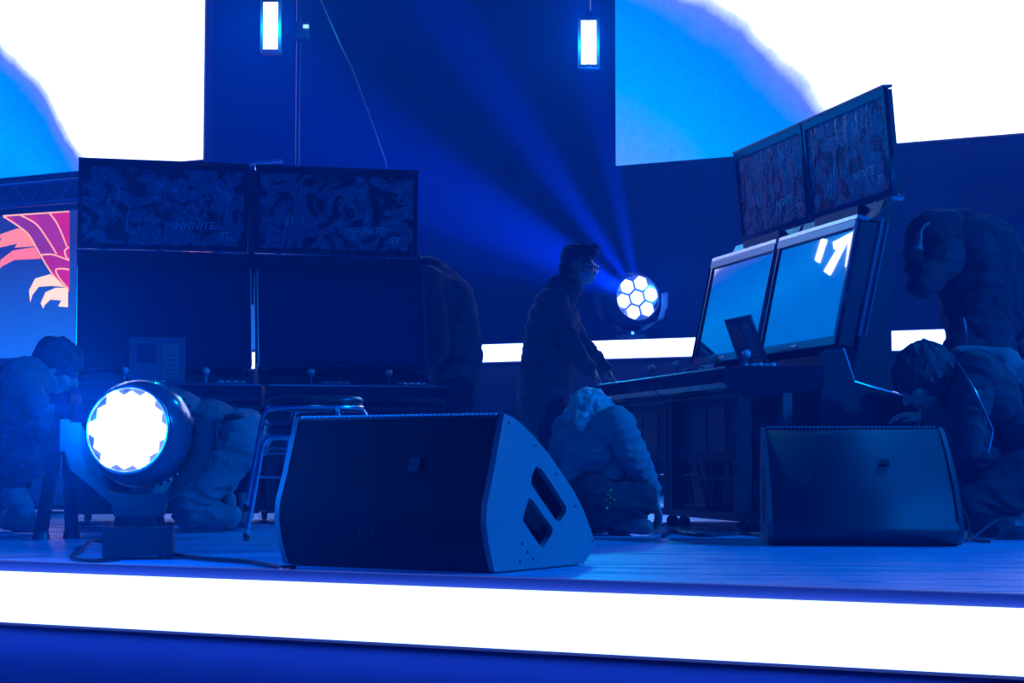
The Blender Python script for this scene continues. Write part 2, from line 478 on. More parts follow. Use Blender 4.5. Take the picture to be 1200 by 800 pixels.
PL = S0 + N * .05; PR = plane_at(960, 17.0)
zl = led_wall(PL, -900, 236.5, (42, 204.8), 6.6, 'tall LED wall with a white and blue field above the winged emblem',
              led_mat('led_wall_white_blue', PL, [(0, 62), (92, 190), (50, 122)], False))
zr = led_wall(PR, 723, 1500, (960, 174.9), 6.2, 'tall LED wall with a white field and speckled blue corner over dark drape',
              led_mat('led_wall_blue_speckled', PR, [(822, 0), (990, 165), (935, 95)], True))
for pts in ([(-8.30, 5.47), (-8.45, 5.52), (-8.50, 5.21), (-8.36, 5.19)], [(-8.80, 5.60), (-8.97, 5.72), (-8.88, 5.20), (-8.69, 5.18)],  # unseen glowing strokes added for their reflection in the side-on screens
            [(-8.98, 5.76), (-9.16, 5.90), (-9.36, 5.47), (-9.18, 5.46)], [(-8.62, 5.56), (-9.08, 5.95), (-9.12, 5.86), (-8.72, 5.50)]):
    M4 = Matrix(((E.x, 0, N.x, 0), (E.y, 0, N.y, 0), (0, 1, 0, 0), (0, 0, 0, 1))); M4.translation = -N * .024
    if 'stroke' not in M: M['stroke'] = glow('added_stroke_glow', (5, 6, 12))
    plate('added_stroke', [(a - .05 * N.x, b) for a, b in pts], [], .002, M['stroke'], bpy.data.objects['led_wall'], M4)
a_ = uv_on(723, 300, PR)[0]; b_ = uv_on(1500, 300, PR)[0]
struct(slab('wall_drape', PR + E * a_ + N * .02, E * (b_ - a_), N * .08, zt + .02, zr - .02, M['drape']))
struct(slab('wall_drape_left', PL + E * uv_on(-900, 300, PL)[0] + N * .02, E * (uv_on(236, 300, PL)[0] - uv_on(-900, 300, PL)[0]), N * .08, zw1 + .03, zl - .02, M['drape']))

# far lamps that shine toward the hall
def blinder(px, py, Y, wpx, hpx, label, cells):
    p = at(px, py, Y); w_ = wpx / FPX * Y / 2; h_ = hpx / FPX * Y / 2
    t = thing('blinder_light', label, 'stage light', p)
    box('housing', -w_ - .025, w_ + .025, .01, .12, -h_ - .03, h_ + .03, M['black'], t, bevel=.01)
    for i in range(cells):
        x0 = -w_ + 2 * w_ * i / cells + .004; x1 = -w_ + 2 * w_ * (i + 1) / cells - .004
        box('lamp_panel', x0, x1, -.01, .01, -h_, h_, M['hex_white'], t, bevel=.008)
    box('yoke', -.03, .03, .12, .16, h_ * .2, h_ + .12, M['black'], t)
    bm = bmesh.new(); tube(bm, [(0, .14, h_ + .1), (0, .14, 6.4 - p.z)], .025, 8); fin('hanging_pipe', bm, M['black'], t)
    l = lamp('lamp', 'AREA', (0, -.03, 0), (0, -1, -.05), (0.0, .35, 1), 60, shape='RECTANGLE', size=w_ * 2, size_y=h_ * 2)
    l.parent = t
    l = lamp('lamp', 'POINT', (0, -.1, 0), None, (0.0, .45, 1), 60, shadow_soft_size=.08); l.parent = t
    return t


blinder(317, 30, 15.2, 18, 56, 'upright blinder lamp beside the tall white LED wall, glowing cyan', 1)
blinder(690, 49.5, 15.6, 19, 52, 'upright two-column blinder lamp beside the speckled blue LED wall', 2)
t = thing('lamp_pole', 'thin dark upright pole with a small clamp lamp beside the blinder', 'pole', at(347, 410, 15.8).xy.to_3d() + V((0, 0, zt + .02)))
ztop = at(347, -20, 15.8).z - zt - .02
bm = bmesh.new(); tube(bm, [(0, 0, 0), (0, 0, ztop)], .02, 10); fin('pole', bm, M['black'], t, True)
zc = at(347, 37, 15.8).z - zt
box('clamp_lamp', -.06, .09, -.08, .04, zc - .09, zc + .05, M['grey'], t, bevel=.01)
box('lamp_eye', .05, .10, -.1, -.08, zc - .01, zc + .02, glow('pilot_light', (.4, .9, 1.2), 1, False), t)
bm = bmesh.new(); lathe(bm, [(.2, 0), (.2, .02), (.03, .03)]); fin('base_plate', bm, M['grey'], t)
bm = bmesh.new(); tube(bm, [at(372, -10, 15.5), at(398, 50, 15.5), at(413, 80, 15.5), at(452, 190, 15.5), at(470, 400, 15.5)], .008, 6)
tag(fin('rigging_cable', bm, M['cable']), 'thin slanting rigging cable hanging against the dark back of the stage', 'cable')


# ------------------------------------------------------------------ moving heads
def hex_prism(bm, c, ex, ey, n, r, th, inset=1):
    A = [c + (ex * cos(pi / 6 + k * pi / 3) + ey * sin(pi / 6 + k * pi / 3)) * r for k in range(6)]
    a = [bm.verts.new(v) for v in A]; b = [bm.verts.new(v + n * th) for v in [c + (v - c) * inset for v in A]]
    bm.faces.new(a[::-1]); bm.faces.new(b)
    for k in range(6): bm.faces.new((a[k], a[(k + 1) % 6], b[(k + 1) % 6], b[k]))


def moving_head(label, loc, rz, Rf, rings, aim, roll, hz_, base_w, name='moving_head_light', gap=.9, ring='trimlit'):
    """loc: floor point under it; Rf: front ring radius; aim: direction of the beam in world; hz_: height of the tilt axis"""
    t = thing(name, label, 'stage light', loc)
    Rh = Rf * 1.28
    q = Matrix.Rotation(rz, 4, 'Z')
    bm = bmesh.new(); abox(bm, -base_w, base_w, -base_w * .9, base_w * .9, .012, .10)
    bm.transform(q); fin('base', bm, M['plastic'], t, bevel=.012)
    for sx in (-1, 1):
        for sy in (-1, 1):
            bm = bmesh.new(); lathe(bm, [(.018, 0), (.02, .012)], q @ Matrix.Translation((sx * base_w * .8, sy * base_w * .7, 0)), 12); fin('foot', bm, M['cable'], t)
    bm = bmesh.new(); lathe(bm, [(base_w * .75, .10), (base_w * .7, .13)], q, 24); fin('turntable', bm, M['gloss'], t)
    # yoke: U profile
    wo = Rh + .055; wi = Rh + .008; outer = []; top = hz_ + Rf * .25
    outer = [(-wo, top), (-wo, hz_ - Rf * .4), (-wo * .92, hz_ - Rf * .85), (-base_w * .8, .17), (-base_w * .7, .13), (base_w * .7, .13), (base_w * .8, .17), (wo * .92, hz_ - Rf * .85), (wo, hz_ - Rf * .4), (wo, top)]
    inner = [(wi, top), (wi, hz_ - Rf * .4), (wi * .86, hz_ - Rf * .95), (wi * .5, hz_ - Rf * 1.35), (0, hz_ - Rf * 1.45), (-wi * .5, hz_ - Rf * 1.35), (-wi * .86, hz_ - Rf * .95), (-wi, hz_ - Rf * .4), (-wi, top)]
    bm = bmesh.new(); prism(bm, outer + inner, -Rf * .42, Rf * .42, 'y'); bmesh.ops.triangulate(bm, faces=[f for f in bm.faces if len(f.verts) > 4])
    bm.transform(q); fin('yoke', bm, M['plastic'], t)
    for s in (-1, 1):
        bm = bmesh.new(); xx = s * (wo - .012)
        abox(bm, min(xx, xx + s * .028), max(xx, xx + s * .028), -Rf * .38, Rf * .38, hz_ - Rf * .42, top + .01)
        bm.transform(q); y_ = fin('yoke_cover', bm, M['plastic'], t, bevel=.012)
        bm = bmesh.new(); xx = s * (wo + .016)
        abox(bm, min(xx, xx + s * .006), max(xx, xx + s * .006), -Rf * .08, Rf * .08, hz_ - Rf * .1, top - .02)
        bm.transform(q); fin('grip', bm, M['gloss'], y_, bevel=.002)
    c = V((0, 0, hz_)); n = V(aim).normalized(); F = frame_to(c, n)
    F = F @ Matrix.Rotation(roll, 4, 'Z')
    bm = bmesh.new()
    prof = [(.02, -Rf * 1.25), (Rf * .55, -Rf * 1.2), (Rf * .95, -Rf * .95), (Rf * 1.18, -Rf * .5), (Rh, 0), (Rf * 1.2, Rf * .45), (Rf * 1.06, Rf * .72), (Rf * 1.02, Rf * .78), (Rf * .98, Rf * .72), (.02, Rf * .70)]
    lathe(bm, prof, F, 48); hd = fin('head', bm, M['headshell'], t, True)
    bm = bmesh.new()
    for k in range(36):
        a = 2 * pi * k / 36
        if (k % 9) in (0,): continue
        p0 = F @ V((cos(a) * Rf * .99, sin(a) * Rf * .99, -Rf * .9)); p1 = F @ V((cos(a) * Rf * 1.20, sin(a) * Rf * 1.20, -Rf * .52))
        tube(bm, [p0, p1], .006, 5)
    tag(fin('cooling_fins', bm, M['plastic'], hd), kind='stuff')
    bm = bmesh.new(); lp = [F @ V((cos(2 * pi * k / 48) * Rf * 1.0, sin(2 * pi * k / 48) * Rf * 1.0, Rf * .79)) for k in range(48)]
    tube(bm, lp, Rf * .045, 8, True); fin('front_ring', bm, M[ring], t, True)
    ex, ey = (F.to_3x3() @ V((1, 0, 0))), (F.to_3x3() @ V((0, 1, 0)))
    fc = c + n * Rf * .74
    ph = Rf * 2 * 1.0 / (2 * rings + 1)
    for r in range(-rings, rings + 1):
        for s in range(-rings, rings + 1):
            if abs(r + s) > rings: continue
            x = ph * (s + r / 2); y = ph * r * .866
            bm = bmesh.new(); hex_prism(bm, fc + ex * x + ey * y, ex, ey, n, ph / 1.732 * gap, .012, .86)
            fin('lens', bm, M['hex_white'], t)
    return t, c, n, Rf


# near one, at the stage edge
bp_ = floor_at(163, 654)
s1 = FPX / bp_.y
zhead = .3 + (540 - 508) / s1
mh, c_, n_, rf_ = moving_head('big moving head lamp with nineteen white cells, at the stage edge', bp_, R(8), .132, 2, (-.20, -1, .10), R(-3), zhead, .105, gap=.98)
l = lamp('lamp', 'SPOT', c_ + n_ * .13, c_ + n_ * 2, (0.0, .35, 1), 700, spot_size=R(80), spot_blend=1, shadow_soft_size=.10); l.parent = mh
l = lamp('lamp', 'POINT', c_ + n_ * .50, None, (0.0, .16, 1), 34, shadow_soft_size=.09); l.parent = mh  # added point light floating before the lens, lifts the halo and head shell

# far one on the riser
q = at(739, 351, 16.9); base = V((q.x, q.y, zt + .02))
mh2, c_, n_, rf_ = moving_head('far moving head lamp of seven white cells, standing on the back riser', base, R(0), .215, 1, (.34, -1, .03), R(14), q.z - base.z, .13, gap=.84, ring='plastic')
l = lamp('lamp', 'POINT', c_ + n_ * .6, None, (.02, .16, 1), 60, shadow_soft_size=.1); l.parent = mh2
for (tx, ty, dY, wdeg, pw) in ((688, 60, -1.5, 10, 20000), (585, 110, -1.5, 12, 26000), (450, 190, -2.5, 19, 24000), (560, 300, -2, 10, 10000)):
    tgt = at(tx, ty, 16.9 + dY)
    p = base + c_ + n_ * .18
    o = lamp('beam', 'SPOT', c_ + n_ * .18, None, (.0, .10, 1), pw, spot_size=R(wdeg), spot_blend=.75, shadow_soft_size=.04)
    o.rotation_euler = (tgt - p).to_track_quat('-Z', 'Y').to_euler(); o.parent = mh2


# ------------------------------------------------------------------ wedge monitors
A0 = floor_at(580, 672); A1 = floor_at(332, 662)
wd = (A0 - A1); WL = wd.length; wd.normalize(); away = V((-wd.y, wd.x, 0)); wrz = math.atan2(wd.y, wd.x)
def side_pt(px, py):
    q = on_plane(px, py, A0, wd); return ((q - A0).dot(away), max(q.z, 0))


outline = [side_pt(*p) for p in ((580, 672), (573, 641), (569.7, 614), (571, 592), (578.5, 556), (585, 518), (591, 486), (600, 490), (609, 496), (625, 512), (642, 532),
           (658, 555), (672, 576), (683, 597), (692.6, 622), (698, 641), (684, 672))]
ZZ = lambda x, y: side_pt(540 + x / 3.6375, 460 + y / 3.6375)
hole1 = [ZZ(*p) for p in ((320, 318), (345, 332), (400, 412), (450, 492), (448, 515), (425, 555), (405, 548), (350, 470), (300, 395), (303, 360))]
hole2 = [ZZ(*p) for p in ((292, 452), (312, 470), (352, 530), (392, 582), (390, 605), (352, 668), (335, 655), (300, 605), (265, 550), (270, 520))]


def shrink(pts, k, c=None):
    cx = sum(p[0] for p in pts) / len(pts); cz = sum(p[1] for p in pts) / len(pts)
    return [(cx + (a - cx) * k, cz + (b - cz) * k) for a, b in pts]


def round_off(p): return [(q.x, q.y) for q in smooth_path([V((a, b, 0)) for a, b in p], 3)]


M['lipdots'] = mat('perforated_lip_lit', (.3, .7, .8), .6)  # light catching the lip from above, put into a pale cyan colour
M['grille'] = mat('perforated_steel', (.03, .03, .035), .55, metal=.2, bump=(500, .4, .002))
def wedge(label, loc, rz, light):
    t = thing('wedge_monitor', label, 'speaker', loc, rz)
    YZ = Matrix(((0, 0, 1, 0), (1, 0, 0, 0), (0, 1, 0, 0), (0, 0, 0, 1)))     # plate XY -> local YZ
    for x, m in ((-.009, light), (-WL + .009, light)):
        M4 = Matrix.Translation((x, 0, .004)) @ YZ
        pl = plate('side_panel', outline, [hole1, hole2], .018, m, t, M4)
        for hx, hy in ((205, 133), (313, 232), (405, 352), (488, 490), (262, 650), (307, 715), (285, 685), (252, 725), (560, 640)):
            a, b_ = ZZ(hx, hy)
            s = 1 if x > -.1 else -1
            bm = bmesh.new(); lathe(bm, [(.005 if hx < 300 else .004, 0), (.003, .002)], Matrix.Translation((x + s * .009, a, b_ + .004)) @ Matrix.Rotation(s * pi / 2, 4, 'Y'), 10)
            fin('screw', bm, M['black'], pl)
    core = shrink(outline, .955)
    bm = bmesh.new(); prism(bm, core, -WL + .06, -.06); fin('cabinet_core', bm, M['box_dark'], t)
    # rear skin from bottom to top edge, then baffle grille
    def skin(pts, x0, x1, th, name, m, smooth=False):
        bm = bmesh.new(); n = len(pts); rows = []
        for i, (a, b_) in enumerate(pts):
            pa = pts[max(i - 1, 0)]; pb = pts[min(i + 1, n - 1)]; d = V((pb[0] - pa[0], pb[1] - pa[1])).normalized(); nn = V((d.y, -d.x))
            rows.append([bm.verts.new((x, a + nn.x * k, b_ + nn.y * k + .004)) for x in (x0, x1) for k in (0, th)])
        for r0, r1 in zip(rows, rows[1:]):
            for i, j in ((0, 2), (2, 3), (3, 1), (1, 0)): bm.faces.new((r0[i], r0[j], r1[j], r1[i]))
        bm.faces.new([rows[0][i] for i in (0, 1, 3, 2)]); bm.faces.new([rows[-1][i] for i in (0, 2, 3, 1)])
        return fin(name, bm, m, t, smooth)
    skin(round_off([(a + .004, b_) for a, b_ in outline[:7]]), -WL + .018, -.018, .012, 'rear_panel', M['box_dark'])
    g = skin(round_off([(a - .004, b_ - .004) for a, b_ in outline[6:]]), -WL + .018, -.018, .006, 'grille', M['grille'], True)
    bm = bmesh.new(); a, b_ = outline[6]; n = 44
    for i in range(n):
        x = -WL + .03 + (WL - .06) * i / (n - 1)
        obox(bm, (x, a + .003, b_ + .003), (.0042, 0, 0), (0, .006, 0), (0, 0, .003))
    tag(fin('perforated_lip', bm, M['lipdots'], t), kind='stuff')
    bm = bmesh.new(); abox(bm, -WL + .03, -.03, .03, outline[-1][0] - .03, 0, .006); fin('skid', bm, M['cable'], t)
    bm = bmesh.new(); gi = outline[10]; gj = outline[11]; d = V((0, gj[0] - gi[0], gj[1] - gi[1])).normalized(); nn = V((0, -d.z, d.y))
    obox(bm, V((-WL * .64, (gi[0] + gj[0]) / 2, (gi[1] + gj[1]) / 2 + .003)) + nn * .002, (.017, 0, 0), d * .017, nn * .003); fin('grille_badge', bm, M['black'], t)
    # faint badge low on the rear panel
    pa, pb = outline[1], outline[2]; d = V((0, pb[0] - pa[0], pb[1] - pa[1])).normalized(); nn = V((0, -d.z, d.y))
    Fm = Matrix((V((1, 0, 0)), d, nn)).transposed().to_4x4()
    Fm.translation = V((-WL * .54, (pa[0] + pb[0]) / 2, (pa[1] + pb[1]) / 2 + .004)) + nn * .010
    letters('badge', 'M4', .05, M['grey'], t, Fm)
    # rear label plate on the upper slope
    pa, pb = outline[4], outline[5]; d = V((0, pb[0] - pa[0], pb[1] - pa[1])).normalized(); nn = V((0, -d.z, d.y))
    bm = bmesh.new(); obox(bm, V((-WL * .36, (pa[0] + pb[0]) / 2, (pa[1] + pb[1]) / 2 - .02)) + nn * .010, (.018, 0, 0), d * .02, nn * .003)
    fin('socket_plate', bm, M['black'], t, bevel=.002)
    return t


wedge('wedge floor speaker with two slots in its pale side, at the stage edge', A0, wrz, M['box_paint'])
M['box_mid'] = mat('dull_textured_paint', (.07, .07, .075), .4, bump=(260, .5, .002))
p_ = floor_at(1127, 640); r2 = Matrix.Rotation(R(175), 3, 'Z')
w2_ = wedge('dark wedge floor speaker, rounded grille to the hall, standing before the side-on arcade cabinets', p_ - r2 @ V((-WL * .93, outline[-1][0], 0)), R(175), M['box_mid'])
w2_.scale = (.93, 1, 1)


# ------------------------------------------------------------------ arcade cabinets
def film_mat(name, seed):
    m = bpy.data.materials.new(name); m.use_nodes = True; nt = m.node_tree; b = nt.nodes['Principled BSDF']
    tc = nt.nodes.new('ShaderNodeTexCoord'); mp = nt.nodes.new('ShaderNodeMapping'); mp.inputs['Location'].default_value = (seed * 3.1, seed, 0)
    nt.links.new(tc.outputs['Object'], mp.inputs[0])
    n = nt.nodes.new('ShaderNodeTexNoise'); n.inputs['Scale'].default_value = 6.5; n.inputs['Detail'].default_value = 12; n.inputs['Roughness'].default_value = .68; n.inputs['Distortion'].default_value = 1.6
    nt.links.new(mp.outputs[0], n.inputs['Vector'])
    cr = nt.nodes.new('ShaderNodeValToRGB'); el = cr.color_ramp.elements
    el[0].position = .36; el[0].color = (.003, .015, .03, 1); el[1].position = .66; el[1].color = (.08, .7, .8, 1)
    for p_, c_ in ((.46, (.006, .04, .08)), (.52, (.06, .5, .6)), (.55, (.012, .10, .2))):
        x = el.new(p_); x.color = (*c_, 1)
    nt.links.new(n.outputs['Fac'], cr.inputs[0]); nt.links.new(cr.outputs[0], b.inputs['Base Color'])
    b.inputs['Roughness'].default_value = .2; b.inputs['Specular IOR Level'].default_value = .22
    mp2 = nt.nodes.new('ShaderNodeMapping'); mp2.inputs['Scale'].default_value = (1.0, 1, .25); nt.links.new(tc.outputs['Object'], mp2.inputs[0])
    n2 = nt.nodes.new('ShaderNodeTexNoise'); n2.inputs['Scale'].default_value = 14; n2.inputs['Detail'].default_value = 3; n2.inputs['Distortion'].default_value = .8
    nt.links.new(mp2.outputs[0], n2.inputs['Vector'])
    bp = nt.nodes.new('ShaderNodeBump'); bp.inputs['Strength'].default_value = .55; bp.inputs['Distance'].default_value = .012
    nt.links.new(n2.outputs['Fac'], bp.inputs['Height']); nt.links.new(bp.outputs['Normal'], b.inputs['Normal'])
    return m


UW = .862                                        # width of one cabinet
def mon_frame(t, name, pa, pb, th, bez, m_screen, face_m, sname):
    """monitor whose face runs from (y,z) pa (bottom) to pb (top); faces -y"""
    d = V((0, pb[0] - pa[0], pb[1] - pa[1])); h = d.length; d.normalize(); nn = V((0, -d.z, d.y))     # nn faces the player
    F = Matrix((V((1, 0, 0)), d, nn)).transposed().to_4x4(); F.translation = V((0, *pa))
    w2 = UW / 2 - .006
    fr = plate(name, [(-w2, 0), (w2, 0), (w2, h), (-w2, h)], [[(-w2 + bez, bez * 1.3), (w2 - bez, bez * 1.3), (w2 - bez, h - bez * 1.4), (-w2 + bez, h - bez * 1.4)]], .02, face_m, t, F @ Matrix.Translation((0, 0, -.01)))
    bm = bmesh.new(); abox(bm, -w2 + .004, w2 - .004, .006, h - .006, -th, -.02); bm.transform(F); fin('monitor_back', bm, M['plastic'], fr, bevel=.006)
    bm = bmesh.new(); abox(bm, -w2 + bez - .002, w2 - bez + .002, bez * 1.3 - .002, h - bez * 1.4 + .002, -.016, -.008); bm.transform(F)
    scn = fin(sname, bm, m_screen, fr)
    return fr, F, h, w2


def cabinet(label, loc, rz, seed, screen_m, scale=(1, 1, 1), title=True, sticks=(-.2, .18), joiner=False, bez=None):
    t = thing('arcade_cabinet', label, 'arcade machine', loc, rz); t.scale = scale
    w2 = UW / 2 - .004
    # control deck
    prof = [(0, .672), (.012, .682), (.44, .694), (.44, .60), (.10, .555), (.02, .60), (0, .62)]
    bm = bmesh.new(); prism(bm, prof, -w2, w2); dk = fin('control_deck', bm, M['gloss'], t, bevel=.004)
    bm = bmesh.new(); tube(bm, [(-w2, .004, .679), (w2, .004, .679)], .005, 6); fin('deck_edge_trim', bm, M['trimlit'], dk)
    bm = bmesh.new(); tube(bm, [(-w2, .05, .571), (w2, .05, .571)], .006, 6); fin('deck_underside_trim', bm, M['grey'], dk)
    bm = bmesh.new(); abox(bm, -w2 + .05, w2 - .05, .10, .36, .688, .694); fin('control_plate', bm, M['grey'], dk)
    for sx in sticks:
        bm = bmesh.new(); tube(bm, [(sx, .2, .69), (sx, .2, .745)], .006, 8); j = fin('joystick', bm, M['chrome'], dk)
        bm = bmesh.new(); lathe(bm, [(.004, -.02), (.013, -.016), (.019, -.006), (.02, 0), (.017, .011), (.008, .018), (.001, .02)], Matrix.Translation((sx, .2, .752)), 18); fin('joystick_ball', bm, mat_ball, j, True)
        bm = bmesh.new(); lathe(bm, [(.03, .692), (.03, .697), (.01, .699)], Matrix.Translation((sx, .2, 0)), 18); fin('dust_washer', bm, M['gloss'], j)
        for bx, by in ((.07, .17), (.105, .19), (.14, .195), (.175, .19), (.065, .23), (.10, .25), (.135, .255), (.17, .25)):
            if sx + bx > w2 - .04: continue
            bm = bmesh.new(); lathe(bm, [(.014, .692), (.014, .700), (.011, .701), (.011, .706), (.009, .707)], Matrix.Translation((sx + bx, by, 0)), 14); fin('button', bm, mat_ball, dk, True)
    # pedestal side walls
    sp_ = [(.43, .07), (.86, .07), (.86, .555), (.58, .625), (.53, .76), (.46, .765), (.435, .74), (.43, .60)]
    for x in (-w2, w2 - .02):
        bm = bmesh.new(); prism(bm, sp_, x, x + .02); s = fin('side_wall', bm, M['plastic'], t, bevel=.002)
        bm = bmesh.new(); xx = x + .01
        tube(bm, [(xx, .535, .768), (xx, .583, .630), (xx, .70, .600), (xx, .864, .560), (xx, .864, .40)], .007, 6); fin('edge_trim', bm, M['trimlit'], s)
    box('rear_body', -w2 + .02, w2 - .02, .45, .85, .075, .55, M['plastic'], t)
    bm = bmesh.new(); prism(bm, [(.44, .55), (.44, .74), (.52, .75), (.575, .62), (.85, .55)], -w2 + .021, w2 - .021); fin('speaker_shelf', bm, M['plastic'], t)
    # corner posts and leg frame under the deck
    for x in (-w2, w2 - .05):
        bm = bmesh.new(); abox(bm, x, x + .05, .06, .12, .07, .585); fin('post', bm, M['plastic'], t, bevel=.004)
        bm = bmesh.new(); abox(bm, x, x + .05, .26, .30, .07, .60); fin('post', bm, M['box_mid'], t, bevel=.004)
    bm = bmesh.new(); abox(bm, -w2 + .05, w2 - .05, .09, .10, .30, .56); fin('front_panel', bm, M['plastic'], t)
    bm = bmesh.new()
    for a in (-.2, .02):
        abox(bm, a, a + .2, .085, .0895, .34, .53)
    pn = fin('service_hatch', bm, M['box_mid'], t)
    box('base_frame', -w2, w2, .06, .86, .055, .085, M['plastic'], t)
    box('inner_shelf', -w2 + .05, w2 - .05, .12, .44, .22, .235, M['plastic'], t)
    bm = bmesh.new()
    for k in range(7):
        x = -.35 + k * .11 + random.uniform(-.03, .03); pts = [(x, .2 + random.uniform(-.05, .1), .55), (x + random.uniform(-.05, .05), .15, .40), (x + random.uniform(-.08, .08), .2, .28), (x + random.uniform(-.1, .1), .22, .10)]
        tube(bm, smooth_path(pts, 4), .006, 5)
    tag(fin('wiring', bm, M['grey'], t), kind='stuff')
    for x in (-w2 + .07, w2 - .07):
        for y in (.11, .80):
            bm = bmesh.new(); lathe(bm, [(.026, -.012), (.028, 0), (.026, .012)], Matrix.Translation((x, y, .028)) @ Matrix.Rotation(pi / 2, 4, 'Y'), 16); cs = fin('caster', bm, M['cable'], t, True)
            bm = bmesh.new(); abox(bm, x - .016, x + .016, y - .01, y + .01, .028, .056); fin('caster_fork', bm, M['grey'], cs)
    # rear column carrying both monitors
    for x in (-w2 + .01, w2 - .20):
        bm = bmesh.new(); prism(bm, [(.56, .56), (.757, .56), (.757, 1.40), (.735, 1.40), (.70, 1.325), (.64, 1.30), (.61, .80)], x, x + .19); fin('rear_column', bm, M['plastic'], t)
    box('column_cross_panel', -w2 + .2, w2 - .2, .70, .74, .62, 1.40, M['plastic'], t)
    # lower monitor
    fr, F, h, _ = mon_frame(t, 'lower_monitor', (.492, .785), (.606, 1.315), .085, .028, screen_m, M['gloss'], 'screen')
    bm = bmesh.new(); abox(bm, -w2 + .01, w2 - .01, h + .001, h + .018, -.07, 0.002); bm.transform(F); tp = fin('top_trim', bm, M['gloss'] if bez else M['trimlit'], fr, bevel=.002)
    bm = bmesh.new(); abox(bm, -w2 + .012, w2 - .012, h - .036, h - .004, .0005, .004); bm.transform(F); fin('top_bezel_strip', bm, bez or M['bezel'], fr)
    for s in (-1, 1):
        bm = bmesh.new(); tube(bm, [F @ V((s * (w2 - .002), .01, .003)), F @ V((s * (w2 - .002), h - .01, .003))], .0035, 5); fin('edge_line', bm, M['trimlit'], fr)
        bm = bmesh.new(); tube(bm, [(s * (w2 - .006), .605, .82), (s * (w2 - .006), .72, 1.32)], .008, 6); tube(bm, [(s * (w2 - .006), .635, .82), (s * (w2 - .006), .745, 1.30)], .005, 6)
        fin('support_arm', bm, M['trimlit'], t)
    bm = bmesh.new(); obox(bm, F @ V((0, .018, .002)), (.03, 0, 0), F.to_3x3() @ V((0, .005, 0)), F.to_3x3() @ V((0, 0, .001))); fin('maker_plate', bm, M['trimlit'], fr)
    # upper monitor leaning toward the player
    if joiner: box('joining_plate', -UW / 2 - .026, -UW / 2 + .006, .76, .785, 1.14, 1.86, M['plastic'], t)
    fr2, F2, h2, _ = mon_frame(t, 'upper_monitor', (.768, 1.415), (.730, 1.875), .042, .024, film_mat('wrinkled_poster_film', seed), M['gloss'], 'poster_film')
    bm = bmesh.new(); abox(bm, -w2, w2, h2 + .001, h2 + .012, -.042, .004); bm.transform(F2); fin('top_trim', bm, M['grey'], fr2, bevel=.002)
    for s in (-1, 1):
        bm = bmesh.new(); x_ = s * (w2 - .012); prism(bm, [(.66, 1.31), (.70, 1.33), (.745, 1.405), (.80, 1.405), (.80, 1.395), (.757, 1.30)], x_ - .011, x_ + .011); fin('side_bracket', bm, M['plastic'], t)
    bm = bmesh.new(); abox(bm, -w2, w2, -.02, -.002, -.05, .004); bm.transform(F2); fin('bottom_rail', bm, M['trimlit'], fr2, bevel=.002)
    for x in (-.30, -.02, .27):
        bm = bmesh.new(); abox(bm, x - .018, x + .018, .775, .80, 1.28, 1.43); fin('bracket', bm, M['plastic'], t, bevel=.003)
        bm = bmesh.new(); abox(bm, x - .012, x + .012, -.05, .0, .004, .008); bm.transform(F2); fin('clip', bm, M['bezel'], fr2)
    Sh = Matrix(((1, .25, 0, 0), (0, 1, 0, 0), (0, 0, 1, 0), (0, 0, 0, 1)))
    Fm = F2 @ Matrix.Translation((.15, h2 * .29, -.0075)) @ Matrix.Rotation(R(2), 4, 'Z') @ Sh
    letters('printed_title', 'INFINITE', .055, M['print_title'], fr2, Fm)
    Fm = F2 @ Matrix.Translation((.31, h2 * .19, -.0075)) @ Matrix.Rotation(R(3), 4, 'Z') @ Sh
    letters('printed_title', 'ST', .05, M['print_title'], fr2, Fm)
    rr = random.Random(int(seed * 10))
    for k in range(5):
        x = rr.uniform(-.33, .33) if k > 3 else -.27 + k * .05 + rr.uniform(-.01, .01); z = rr.uniform(.10, .28); L = rr.uniform(.03, .16)
        bm = bmesh.new(); tube(bm, [F2 @ V((x + (.004 if q_ % 2 else 0) - .012 * q_ / 4, z - L * (q_ / 4 - .5), -.0075)) for q_ in range(5)], [.0005, .002, .0032, .002, .0005], 5); fin('crease_glint', bm, M['glint'], fr2)  # thin folds standing in for glints on the film
    return t


mat_ball = mat('pale_plastic', (.5, .5, .55), .15)
M['bezel'] = mat('silver_bezel', (.45, .47, .5), .3)
M['glint'] = mat('crease_highlight', (.5, .95, .95), .35)  # highlight streaks on the film folds, put into a bright colour
M['print_title'] = mat('title_print', (.12, .95, 1), .5)
M['screen2'] = mat('bright_screen_glass', (.01, .01, .012), .015, spec=1, ior=3.1)
bb = V((cos(R(14.4)), sin(R(14.4)), 0)); aa = V((-sin(R(14.4)), cos(R(14.4)), 0))
NF = at(849, 540, 7.3).xy.to_3d()
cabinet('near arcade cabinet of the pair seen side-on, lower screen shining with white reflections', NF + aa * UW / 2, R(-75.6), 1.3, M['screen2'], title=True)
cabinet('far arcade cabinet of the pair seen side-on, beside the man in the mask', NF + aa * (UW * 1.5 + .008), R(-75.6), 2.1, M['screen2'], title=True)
# facing pair: screens stand at depth about 9.1
L0 = at(85, 540, 9.0).xy.to_3d(); L1 = at(490, 540, 9.42).xy.to_3d()
dl = (L1 - L0); wl = dl.length; dl.normalize(); nl = V((-dl.y, dl.x, 0)); lrz = math.atan2(dl.y, dl.x)
sx_ = (wl - .022) / (2 * UW)
base_l = L0 - nl * .74
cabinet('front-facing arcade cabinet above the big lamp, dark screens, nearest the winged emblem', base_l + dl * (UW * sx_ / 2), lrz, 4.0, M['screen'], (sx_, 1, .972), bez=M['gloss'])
cabinet('front-facing arcade cabinet behind the stacked stools, with streaky reflections on its upper film', base_l + dl * (UW * sx_ * 1.5 + .022), lrz, 6.2, M['screen'], (sx_, 1, .972), joiner=True, bez=M['gloss'])


